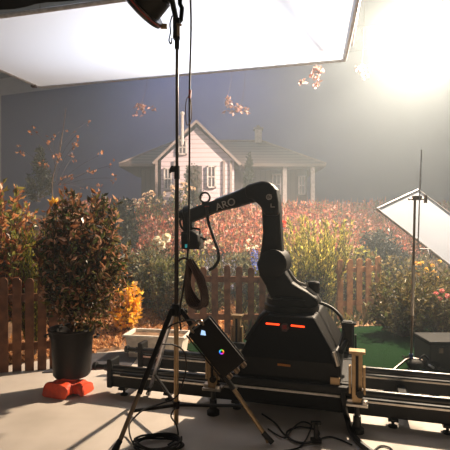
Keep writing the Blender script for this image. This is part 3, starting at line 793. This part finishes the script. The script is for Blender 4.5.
    w = MB(); w.prism([pw(*q, wp-.05) for q in ((183, 214), (192, 216), (194, 232), (184, 232))], V*.07); w.build('tool_mount', M['black'], wo, bevel=.01)
    w = MB(); w.box(pw(193.5, 223.5, wp-.1), (.018, .03, .022), (U, V, Z)); plabel(w.build('mount_bolt', M['steel'], wo), 'small bright bolt on the wrist')
    w = MB(); w.tube(spline([pw(184, 214, wp-.06), pw(180, 221, wp-.08), pw(182, 228, wp-.08), pw(187, 230, wp-.06)], 5), .011, 8); w.build('wrist_cable', M['rubber'], wo, True)
    # hose along the forearm
    hs = MB(); hs.tube(spline([pw(207, 207, wp-.14), pw(208, 220, wp-.15), pw(213, 236, wp-.15), pw(218, 250, wp-.15), pw(218.5, 260, wp-.15), pw(214, 267, wp-.15), pw(209, 270, wp-.15)], 6), .014, 10)
    hs.build('drop_hose', M['rubber'], fo, True)
    # loop hose at the right of the base
    hs = MB(); hs.tube(spline([pw(318, 302, 3.9), pw(330, 307, 3.9), pw(340, 316, 3.85), pw(343.5, 328, 3.8), pw(341, 341, 3.7), pw(336, 352, 3.55)], 6), .014, 10); hs.build('loop_hose', M['rubber'], so, True)
    bk = MB(); bk.box(pw(347.5, 333, 3.8), (.075, .06, .2), (U, V, Z)); bk.box(pw(347.5, 323, 3.8), (.09, .08, .02), (U, V, Z)); bk.tube([pw(341, 352, 3.6), pw(347, 340, 3.8)], .02, 8); bk.build('valve_block', M['black'], ca, bevel=.004)
    # jacks
    for tt, w, nm in ((-1.10, 3.397, 0), (-.005, 3.397, 1), (-1.17, 4.40, 2), (-.07, 4.36, 3)):
        j = MB(); dark = nm == 3
        m = M['black'] if dark else M['brass']
        j.box(W(tt, w, .40), (.075, .06, .36), (U, V, Z)); j.box(W(tt, w, .585), (.115, .09, .02), (U, V, Z))
        for sx in (-1, 1): j.box(W(tt+sx*.05, w, .38), (.018, .05, .2), (U, V, Z))
        jo = j.build('levelling_jack', m, t, bevel=.004)
        if dark: plabel(jo, 'black jack column at the rear')
        else: plabel(jo, 'pale gold jack column')
        s = MB(); s.box(W(tt, w-.034, .42), (.02, .008, .28), (U, V, Z)); s.build('slot', M['black'], jo)
        k = MB(); k.lathe(W(tt+.02, w-.03, .30), -V, [(0, .012), (.03, .012), (.03, .026), (.05, .026)], 12); k.build('knob', M['black'], jo, True)
        b = MB(); b.box(W(tt, w, .21), (.15, .11, .02), (U, V, Z)); b.lathe(W(tt+.05, w-.03, .215), Z, [(0, .025), (.03, .022)], 10); b.box(W(tt-.05, w, .23), (.04, .06, .03), (U, V, Z)); b.build('base_plate', M['steel'], jo, bevel=.003)
        b = MB(); b.tube([W(tt, w, .02), W(tt, w, .2)], .018, 10); b.lathe(W(tt, w, 0), Z, [(0, .05), (.03, .05), (.045, .03), (.12, .028)], 16); b.build('foot', M['rubber'], jo, True)
        b = MB(); sg = 1 if tt < -.5 else -1
        b.box(W(tt+sg*.07, w+(.06 if w < 4 else -.06), .30), (.2, .05, .06), (U, V, Z)); b.build('outrigger', M['black'], jo, bevel=.004)
    return t
robot()

# camera held by the robot
def cam_obj():
    wp = 3.79
    q = pw(191.5, 240, wp); t = thing('cinema_camera', 'black camera hanging below the robot wrist', 'camera', pw(191.5, 251, wp))
    b = MB(); b.prism([pw(*k, wp) for k in ((183.5, 232), (194, 230), (200, 234), (202, 249), (184, 249))], V*.15); bo = b.build('body', M['black'], t, bevel=.012)
    l = MB(); l.lathe(pw(192, 241, wp+.07), V, [(0, .055), (.1, .055), (.1, .065), (.16, .065)], 24); l.build('lens', M['black_gloss'], t, True)
    g = MB(); g.tube([pw(186, 231, wp), pw(186, 226.5, wp), pw(200, 229.5, wp), pw(200, 234, wp)], .01, 8); g.build('top_handle', M['black'], t, True)
    d = MB(); d.box(pw(186.3, 246, wp-.08), (.022, .012, .03), (U, V, Z)); plabel(d.build('status_screen', M['teal'], t), 'tiny teal lit indicator')
    m_ = MB(); m_.tube([pw(199, 237, wp), pw(206, 239, wp)], .008, 6); m_.box(pw(205, 239, wp), (.03, .05, .02), (U, V, Z)); m_.build('side_arm', M['black'], t)
cam_obj()

# ------------------------------------------------------------------ light stand
SX, SY = -.36, 3.32
def legs():
    t = thing('light_stand', 'tall tripod light stand with long pole standing in front of the robot', 'light stand', (SX, SY, 0))
    def at(px, py): return P(px, py, SY)
    p = MB(); p.tube([Vector((SX, SY, .03)), at(176.3, 305)], .018, 12); p.build('centre_column', M['brass'], t, True)  # warm light on the lower column is put into its brass colour
    p = MB(); p.tube([at(176.3, 310), at(177, 170)], .0155, 12); p.build('lower_riser', M['pole'], t, True)
    p = MB(); p.tube([at(177, 172), at(177, 40)], .0115, 12); p.build('upper_riser', M['pole'], t, True)
    p = MB(); p.tube([at(177, 166), at(177, 179)], .021, 12); p.box(at(174, 170), (.05, .03, .03)); ko = p.build('riser_collar', M['black'], t)
    k = MB(); k.tube(spline([at(175, 169), at(172.5, 166.5), at(170.5, 169), at(170.3, 173)], 4), .008, 8); k.build('lock_lever', M['black'], ko, True)
    p = MB(); p.lathe(at(176.3, 316), Z, [(0, .03), (.01, .04), (.07, .04), (.09, .03)], 16); cl = p.build('leg_collar', M['black'], t, True)
    k = MB(); k.tube([at(176, 310), at(184, 311)], .01, 8); k.ball(at(185, 311), .02, 10); k.build('knob', M['black'], cl, True)
    p = MB(); p.lathe(Vector((SX, SY, .15)), Z, [(0, .026), (.05, .026)], 14); p.build('spreader_collar', M['black'], t, True)
    feet = [(Vector((-.71, 2.955, .018)), M['stand']), (Vector((.295, 3.07, .018)), M['brass']), (Vector((-.665, 3.93, .018)), M['alu'])]  # brass leg: the brown lamplight on it is put into the colour
    topz = at(176, 309).z
    for i, (f, m) in enumerate(feet):
        d = Vector((f.x-SX, f.y-SY, 0)).normalized(); top = Vector((SX, SY, topz))+d*.04
        knee = top.lerp(f, .93)+Z*.015
        lg = MB(); lg.tube(spline([top, top.lerp(f, .5), knee, f], 4), .0155, 10)
        lo = lg.build('leg', m, t, True)
        up = MB(); up.tube([top, top.lerp(f, .62)], .0185, 10); up.build('leg_sleeve', M['black'] if i != 2 else M['alu'], lo, True)
        rf = MB(); rf.tube([knee.lerp(f, .2), f-Z*.0+d*.03], .019, 10); rf.build('rubber_foot', M['rubber'], lo, True)
        br = MB(); br.tube([Vector((SX, SY, .175))+d*.02, top.lerp(f, .74)], .012, 8); br.build('brace', M['black'], t, True)
legs()
def stage_light():
    Y = 3.3
    c = P(148, -4, Y); f = Vector((-.74, .34, -.58)).normalized()
    t = thing('stage_light', 'black stage light on top of the tall stand', 'stage light', P(177, 45, SY))
    b = MB(); b.lathe(c, f, [(-.24, .09), (-.22, .125), (-.08, .14), (-.07, .155), (.06, .165)], 32); bo = b.build('lamp_housing', M['black'], t, True)
    rgs = MB()
    for k in range(5): rgs.torus(c+f*(-.2+k*.03), f, .137, .006, 32, 6)
    rgs.build('cooling_fins', M['black_matte'], bo, True)
    r_ = MB(); r_.lathe(c+f*.06, f, [(0, .165), (.0, .205), (.04, .21), (.05, .19)], 32); ro = r_.build('front_ring', M['black_gloss'], t, True)
    g = MB(); g.lathe(c+f*.1, f, [(0, .185), (.015, .15), (.025, .001)], 32); g.build('front_lens', M['glass'], ro, True)
    st = MB(); sd = f.cross(Z).normalized()
    st.torus(c+f*.075, f, .212, .005, 32, 6); plabel(st.build('ring_edge', M['emblem'], ro, True), 'thin reddish edge line on the front ring')
    for a in (-.6, 1.2):
        q = MB(); dn = (-Z+f*f.z).normalized(); dd = (dn*math.cos(a)+f.cross(dn)*math.sin(a)); q.box(c+f*.06+dd*.22, (.05, .03, .03)); plabel(q.build('clip', M['brass'], ro), 'small brass clip')
    # yoke
    y = MB(); top = P(177, 26, SY)
    s0 = c+sd*.19; s1 = c-sd*.19
    base_ = Vector((SX, SY, P(0, 20, SY).z))
    y.tube([P(171, -30, SY-.12), P(172, 0, SY-.06), base_], .02, 8); y.tube([P(180, -30, SY+.1), P(180, 4, SY+.05), P(182, 8, SY+.05), P(181, 20, SY+.03), P(177, 24, SY)], .017, 8)
    y.tube([P(171, -30, SY-.12), c-f*.05], .02, 8); y.tube([P(183, -30, SY+.1), c-f*.1], .02, 8)
    y.build('yoke', M['black'], t, True)
    s = MB(); s.box(P(176.5, 29, SY), (.05, .045, .15)); s.tube([P(177, 38, SY), P(177, 49, SY)], .019, 10); so = s.build('spigot_clamp', M['black'], t, bevel=.004)
    k = MB(); k.tube([P(177, 24, SY-.03), P(181, 25, SY-.06)], .009, 8); k.box(P(178.5, 31, SY-.03), (.02, .03, .07)); plabel(k.build('tightening_screw', M['brass'], so), 'brass tightening screw')
    k = MB(); k.tube(spline([P(172, 16, SY-.02), P(170, 24, SY-.05), P(170.5, 32, SY-.05), P(169, 40, SY-.05), P(171, 44, SY-.05), P(172, 38, SY-.05)], 5), .006, 6); k.build('safety_cable', M['black'], so, True)
stage_light()

# control box hung on the stand leg
def ballast():
    Y = 3.02
    c = P(216.5, 346, Y); x = (P(243, 361, Y)-P(208, 318, Y)); x.normalize(); y = Vector((x.z, 0, -x.x)).normalized()
    y = (P(208, 318, Y)-P(190, 339, Y)).normalized(); y = (y-x*y.dot(x)).normalized(); n = x.cross(y)
    if n.y > 0: n = -n
    t = thing('light_ballast', 'tilted black control box with small screen hung on the stand leg', 'ballast', P(216, 373, Y))
    b = MB(); b.box(c, (.37, .185, .11), (x, y, n)); bo = b.build('case', M['black_matte'], t, bevel=.01)
    fr = MB()
    for s in (-1, 1): fr.tube([c+y*(s*.1)-x*.19+n*.05, c+y*(s*.1)+x*.19+n*.05], .006, 6)
    fr.build('side_bar', M['black_gloss'], bo, True)
    d = MB(); d.prism([c-x*.135+n*.057+q for q in (x*-.02, y*.014, x*.026, -y*.024)], n*.004); plabel(d.build('display', M['screen'], bo), 'small lit blue-white display')
    g = MB(); a = c+x*.04+y*.012+n*.058
    cols = [(255, 60, 60), (255, 180, 40), (80, 230, 90), (50, 190, 255), (90, 80, 255), (220, 70, 240)]
    for i, cc in enumerate(cols):
        q = MB(); p0 = [a+(x*math.cos(th)+y*math.sin(th))*.0125 for th in [2*PI*(i+j/4)/6 for j in range(5)]]
        q.tube(p0, .0045, 6); q.build('colour_ring_segment', emit('led_%d' % i, cc, 1.2), bo, True)
    for k in range(3):
        q = MB(); q.lathe(c+x*.195+y*(-.06+k*.06), x, [(0, .02), (.03, .02), (.035, .014)], 10); q.build('connector', M['stand'], bo, True)
    h = MB(); h.tube(spline([c-x*.17+y*.03+n*.05, c-x*.21+y*.03+n*.05, c-x*.21-y*.05+n*.05, c-x*.17-y*.05+n*.05], 4), .009, 8); h.build('handle', M['stand'], bo, True)
    k = MB(); k.tube([c-n*.05+y*.0, c-n*.1], .02, 8); k.build('hook', M['black'], bo, True)
ballast()

# cable coil hung on the stand
cb = MB(); r9 = random.Random(3)
for i in range(7):
    x0 = 190+i*1.6; top = P(188+i*.8, 262+r9.uniform(-3, 3), 3.26+i*.008)
    cb.tube(spline([top, P(186+i*.6, 285, 3.27+i*.008), P(188+i*2, 306-r9.uniform(0, 5), 3.27+i*.008), P(198+i*1.3, 309-r9.uniform(0, 5), 3.25+i*.008), P(202+i*.9, 297, 3.24+i*.008), P(196+i*1.1, 277, 3.24+i*.008), top], 6), .011, 7)
cb.tube(spline([P(177, 262, 3.34), P(184, 258, 3.28), P(190, 262, 3.27)], 5), .008, 6)
tag(cb.build('cable_coil', mat('brown_black_cable', (62, 40, 32), .45), None, True), 'dark brown coil of cable hanging from the light stand', 'cable coil')

def cable(name, label, pts, r=.007, m='rubber', group=None):
    mb = MB(); mb.tube(spline(pts, 8), r, 7); return tag(mb.build(name, M[m], None, True), label, 'cable', group)
def fp(px, py, h=.008):    # on the floor
    Y = CAMZ*F/(py-225); p = P(px, py, Y); p.z = h; return p
cable('power_cable', 'black cable hanging down from the stage light beside the pole', [P(189, -40, 3.3), P(191, 20, 3.3), P(190, 70, 3.31), P(189.5, 95, 3.3), P(189.5, 150, 3.3), P(189, 210, 3.3), P(188, 250, 3.29), P(184, 285, 3.29), P(179.5, 312, 3.28), P(181, 330, 3.27)], .0075)
cb2 = cable('thin_cable', 'thin grey loop of wire beside the hanging stage light cable', [P(190.4, 94, 3.29), P(186.5, 100, 3.28), P(185.5, 112, 3.28), P(187, 125, 3.28), P(191.5, 118, 3.28), P(190.6, 99, 3.29)], .0035, 'stand')
mb = MB(); mb.tube([P(190.2, 90, 3.3), P(189.6, 98, 3.3)], .011, 8); plabel(mb.build('cable_tie', M['emblem'], bpy.data.objects['power_cable']), 'small red tie on the cable')
cable('control_cable', 'black cable looping from the control box across the tripod', [P(200, 326, 3.0), P(193, 320, 3.05), P(184, 321, 3.2), P(172, 325, 3.24), P(160, 334, 3.26)], .006)
cable('drop_cable', 'black cable curving from tripod brace down to the floor coil', [P(162, 344, 3.18), P(174, 345, 3.24), P(184, 352, 3.26), P(186, 368, 3.26), P(182, 385, 3.26), P(176, 397, 3.27), P(160, 404, 3.2), P(145, 409, 3.1), P(134, 418, 3.05), fp(129, 434, .05), fp(133, 444), fp(145, 449)], .006)
cable('tail_cable', 'black cable dropping along the stand column to the floor', [P(175, 408, 3.28), P(171, 416, 3.27), P(176, 424, 3.2), P(178, 432, 3.15), fp(177, 441, .02), fp(168, 446)], .006)
cf = MB()
r10 = random.Random(10)
pts = []
for i in range(50):
    a = i*.52; rr = .135+.012*math.sin(i*1.7)+.01*r10.random()
    c = fp(158, 448); pts.append(c+Vector((math.cos(a)*rr*1.1, math.sin(a)*rr*.8, .004+.0009*i)))
cf.tube(spline(pts, 4), .0075, 7)
tag(cf.build('floor_cable_coil', M['rubber'], None, True), 'black cable coiled on the floor below the light stand', 'cable coil')
cable('floor_cable', 'tangled black cable on the floor in front of the robot', [fp(262, 415), fp(275, 424), fp(285, 436), fp(300, 444), fp(315, 441), fp(318, 432), fp(300, 428), fp(287, 433), fp(291, 442, .016), fp(308, 445, .016), fp(330, 438), fp(352, 446)], .0065, group=None)
cable('floor_cable', 'black cable arching across the floor loop in front of the robot', [fp(268, 430), fp(284, 440, .016), fp(293, 431, .02), fp(302, 423), fp(311, 426), fp(309, 436, .02), fp(300, 448), fp(284, 452)], .0055)
cable('robot_umbilical', 'thick black hose curving from right jack onto the floor', [pw(343, 392, 3.38), pw(344, 405, 3.36), fp(347, 424, .05), fp(352, 436, .02), fp(362, 448, .02), fp(375, 458, .02)], .022)
cable('floor_cable', 'short black cable arc on the floor right of the umbilical hose', [fp(374, 452), fp(381, 447), fp(390, 449), fp(395, 456)], .006)
# upright plug
pg = MB(); q = fp(316, 443); pg.box(q+Z*.07, (.028, .03, .14)); pg.box(q+Z*.13, (.07, .03, .02)); pg.box(q+Z*.012, (.07, .05, .024))
tag(pg.build('floor_plug', M['black'], None, bevel=.003), 'small upright black plug among cables on the floor', 'plug')

# ------------------------------------------------------------------ reflector and stand
def cstand():
    Y = 4.72
    b = P(411, 371, Y); b.z = 0
    t = thing('reflector_stand', 'thin metal stand holding the white reflector at right', 'stand', b)
    top = P(415, 197, Y)
    p = MB(); p.tube([b+Z*.05, top], .0125, 10); p.build('column', M['stand'], t, True)
    p = MB(); p.tube([b+Z*.05+(top-b)*.28, b+(top-b)*.6], .0165, 10); p.build('column_sleeve', M['steel'], t, True)
    h = MB(); h.box(P(417, 198, Y-.02), (.085, .05, .045)); h.tube([P(409, 199, Y-.02), P(424, 199, Y-.02)], .009, 8); h.ball(P(409, 199, Y-.02), .014, 8); ho = h.build('grip_head', M['stand'], t)
    k = MB(); k.box(P(425.5, 199, Y-.03), (.02, .04, .085)); k.build('grip_knob', M['stand'], ho)
    a = MB(); a.tube([P(421.5, 150, Y-.045), P(419.5, 200, Y-.045), P(418, 245, Y-.045), P(419.5, 249, Y-.045), P(429, 249, Y-.045), P(431, 257, Y-.045)], .0075, 8); a.build('extension_arm', M['alu'], t, True)
    for ang in (-2.6, -.45, 1.4):
        d = Vector((math.cos(ang), math.sin(ang), 0)); l = MB(); l.tube([b+Z*.1, b+d*.08+Z*.1, b+d*.30+Z*.018, b+d*.36+Z*.018], .0125, 8); lo = l.build('leg', M['pole'], t, True)
    tp = MB(); tp.tube([b+Z*.05+(top-b)*.0, b+Z*.05+(top-b)*.055], .02, 10); plabel(tp.build('tape_wrap', M['bluetape'], t), 'blue tape at the foot of the column')
cstand()
def reflector():
    p1 = P(377, 209, 4.9); p2 = P(418, 190, 5.3)
    p4 = P(470, 281, 4.7)
    p3 = p2+(p4-p1)
    c = (p1+p2+p3+p4)/4
    t = thing('reflector_board', 'white reflector board tilted in a thin metal frame at right', 'reflector', c)
    n = (p2-p1).cross(p4-p1).normalized()
    if n.z < 0: n = -n
    b = MB(); b.hexa([p-n*.006 for p in (p1, p2, p3, p4)], [p+n*.006 for p in (p1, p2, p3, p4)]); b.build('reflective_cloth', M['reflector'], t)
    for a, q in ((p1, p2), (p2, p3), (p3, p4), (p4, p1)):
        f = MB(); f.tube([a, q], .013, 8); f.build('frame_tube', M['silkframe'], t, True)
    bar = MB(); bar.tube([p1.lerp(p4, .42), P(431, 257, 4.67), p2.lerp(p3, .42)], .009, 8) if False else bar.tube([p1.lerp(p4, .55), P(431, 257, 4.675)], .01, 8)
    bar.build('mount_pin', M['alu'], t, True)
reflector()
# dark sandbag and black box at the foot of the reflector stand
def case():
    b = P(438, 368, 4.62); b.z = 0; c = b+Vector((.17, .2, .0))
    t = thing('equipment_case', 'dark equipment case at the right edge behind the track', 'case', c)
    m = MB(); m.box(c+Z*.14, (.5, .4, .24)); bo = m.build('case_body', mat('dark_case', (28, 24, 22), .6), t, bevel=.012)
    for s in (-1, 1):
        q = MB(); q.box(c+Vector((s*.14, -.204, .21)), (.04, .012, .05)); q.build('latch', M['stand'], bo)
    l = MB(); l.box(c+Z*.28, (.51, .41, .045)); l.build('lid', M['black_matte'], t, bevel=.01)
    for sx in (-1, 1):
        for sy in (-1, 1):
            w = MB(); w.box(c+Vector((sx*.2, sy*.15, .01)), (.05, .05, .02)); w.build('foot', M['rubber'], t)
case()
sb = MB(); q = P(424, 377, 4.66)
sbm = Vector((q.x, 4.66, 0))
t = thing('weight_bag', 'small black weight bag lying at the reflector stand foot', 'weight bag', sbm)
for s in (-1, 1):
    m = MB(); m.ball(sbm+Vector((s*.085, 0, .055)), .09, 16, (1, .8, .6)); m.build('bag_pouch', M['black_matte'], t, True)
m = MB(); m.tube(spline([sbm+Vector((-.06, 0, .09)), sbm+Vector((0, 0, .15)), sbm+Vector((.06, 0, .09))], 5), .01, 6); m.build('carry_strap', M['black'], t, True)
m = MB(); m.lathe(sbm+Vector((.02, -.06, .07)), Vector((.6, -1, -.3)), [(0, .012), (.06, .012), (.065, .006)], 8); plabel(m.build('buckle', M['alu'], t, True), 'shiny metal buckle')

# ------------------------------------------------------------------ the lit lamp in the haze
LP = P(434, 26, 6.9)
aim = Vector((-.62, -.45, -.64)).normalized()
def keylight():
    t = thing('flood_lamp', 'blazing warm flood lamp glowing through the haze at top right', 'lamp', LP)
    b = MB(); b.lathe(LP-aim*.02, aim, [(-.32, .08), (-.3, .14), (-.05, .17), (.0, .18), (.0, .16)], 28); b.build('lamp_housing', M['black'], t, True)
    l = MB(); l.lathe(LP-aim*.02, aim, [(0, .158), (.01, .12), (.014, .001)], 28); l.build('lens', M['lamp_lens'], t, True)
    y = MB(); sd = aim.cross(Z).normalized(); 
    y.tube([LP-aim*.15+sd*.17, LP-aim*.15+sd*.22, LP-aim*.15+sd*.22+Z*.3, LP-aim*.15-sd*.22+Z*.3, LP-aim*.15-sd*.22, LP-aim*.15-sd*.17], .012, 6); y.build('yoke', M['black'], t)
    p = MB(); q = LP-aim*.15+Z*.3; p.tube([q, Vector((q.x, q.y, 8))], .018, 8); p.build('drop_pole', M['black'], t, True)
keylight()
def light(name, typ, loc, energy, color, **k):
    l = bpy.data.lights.new(name, typ); l.energy = energy; l.color = color
    for a, v in k.items(): setattr(l, a, v)
    o = bpy.data.objects.new(name, l); C.objects.link(o); o.location = loc; return o
def aimat(o, d): o.rotation_euler = Vector(d).to_track_quat('-Z', 'Y').to_euler()
ks = light('flood_lamp_beam', 'SPOT', LP+aim*.06, 4900, (1, .81, .60), spot_size=R(176), spot_blend=.6, shadow_soft_size=.1)
aimat(ks, aim)
c_ = (A_+B_+Nl+Nr)/4
for i, dx in enumerate((-1.2, .2, 1.2)):
    o = light('silk_top_lamp', 'AREA', c_+U*dx+Z*1.1, (7, 34, 17)[i], (.66, .79, 1), shape='DISK', size=.9)
    o.rotation_euler = (0, 0, 0)

o = light('added_backdrop_wash', 'AREA', Vector((-1.6, 13.0, 6.95)), 130, (.62, .76, 1), shape='RECTANGLE', size=5.0, size_y=.4)  # unseen lamp added to tint backdrop and haze blue
o.rotation_euler = (0, 0, R(-20)); aimat(o, BV*1.0-Z*1.6)
# haze: thick over the garden, thinning towards the camera
def haze(label, pts, dens):
    hz = MB(); hz.hexa([q+Z*.001 for q in pts], [q+Z*7.7 for q in pts])
    m, nt, out = new_mat('stage_haze')
    vs = nt.nodes.new('ShaderNodeVolumeScatter'); vs.inputs['Density'].default_value = dens
    vs.inputs['Color'].default_value = (.76, .89, 1, 1); vs.inputs['Anisotropy'].default_value = .25
    nt.links.new(vs.outputs[0], out.inputs['Volume'])
    tag(hz.build('haze', m), label, 'haze', kind='stuff')
haze('thick pale haze glowing over the garden and around the cottage', [Vector((-8.6, 6.0, 0)), Vector((8.2, 6.0, 0)), BD0+BU*17.4-BV*.2, BD0+BU*.3-BV*.2], .033)
haze('faint thin haze in front of the garden around the robot arm', [Vector((-8.6, 2.7, 0)), Vector((8.2, 2.7, 0)), Vector((8.2, 5.99, 0)), Vector((-8.6, 5.99, 0))], .010)

GROUPS = {'garden_bush': 'bushes in the garden bed', 'picket_fence': 'picket fence sections', 'cream_flower_bush': 'cream-flowered bushes at the cottage wall',
          'spiky_shrub': 'spiky shrubs below the reflector', 'red_tip_shrub': 'red-tipped shrubs behind the left fence', 'daisy_plant': 'white daisy plants behind the fence',
          'door_shrub': 'dark shrubs at the cottage front', 'floor_cable': 'loose cables on the floor'}
for o in C.objects:
    k = o.name.split('.')[0]
    if o.parent is None and k in GROUPS: o['group'] = GROUPS[k]
# world: dim studio ambience
w = bpy.data.worlds.new('world'); sc.world = w; w.use_nodes = True
w.node_tree.nodes['Background'].inputs[0].default_value = (1, .88, .76, 1)
w.node_tree.nodes['Background'].inputs[1].default_value = .17

# ------------------------------------------------------------------ camera + colour
cd = bpy.data.cameras.new('camera'); cd.sensor_width = 36; cd.lens = 36; cd.clip_end = 200
co = bpy.data.objects.new('camera', cd); C.objects.link(co)
co.location = (0, 0, CAMZ); co.rotation_euler = (R(90), 0, 0); sc.camera = co
sc.view_settings.view_transform = 'Standard'; sc.view_settings.look = 'None'
sc.view_settings.gamma = 1; sc.view_settings.exposure = 0; sc.view_settings.use_curve_mapping = False
try:
    sc.cycles.use_denoising = True; sc.cycles.max_bounces = 8; sc.cycles.volume_bounces = 1
    sc.cycles.sample_clamp_indirect = 8
except Exception: pass
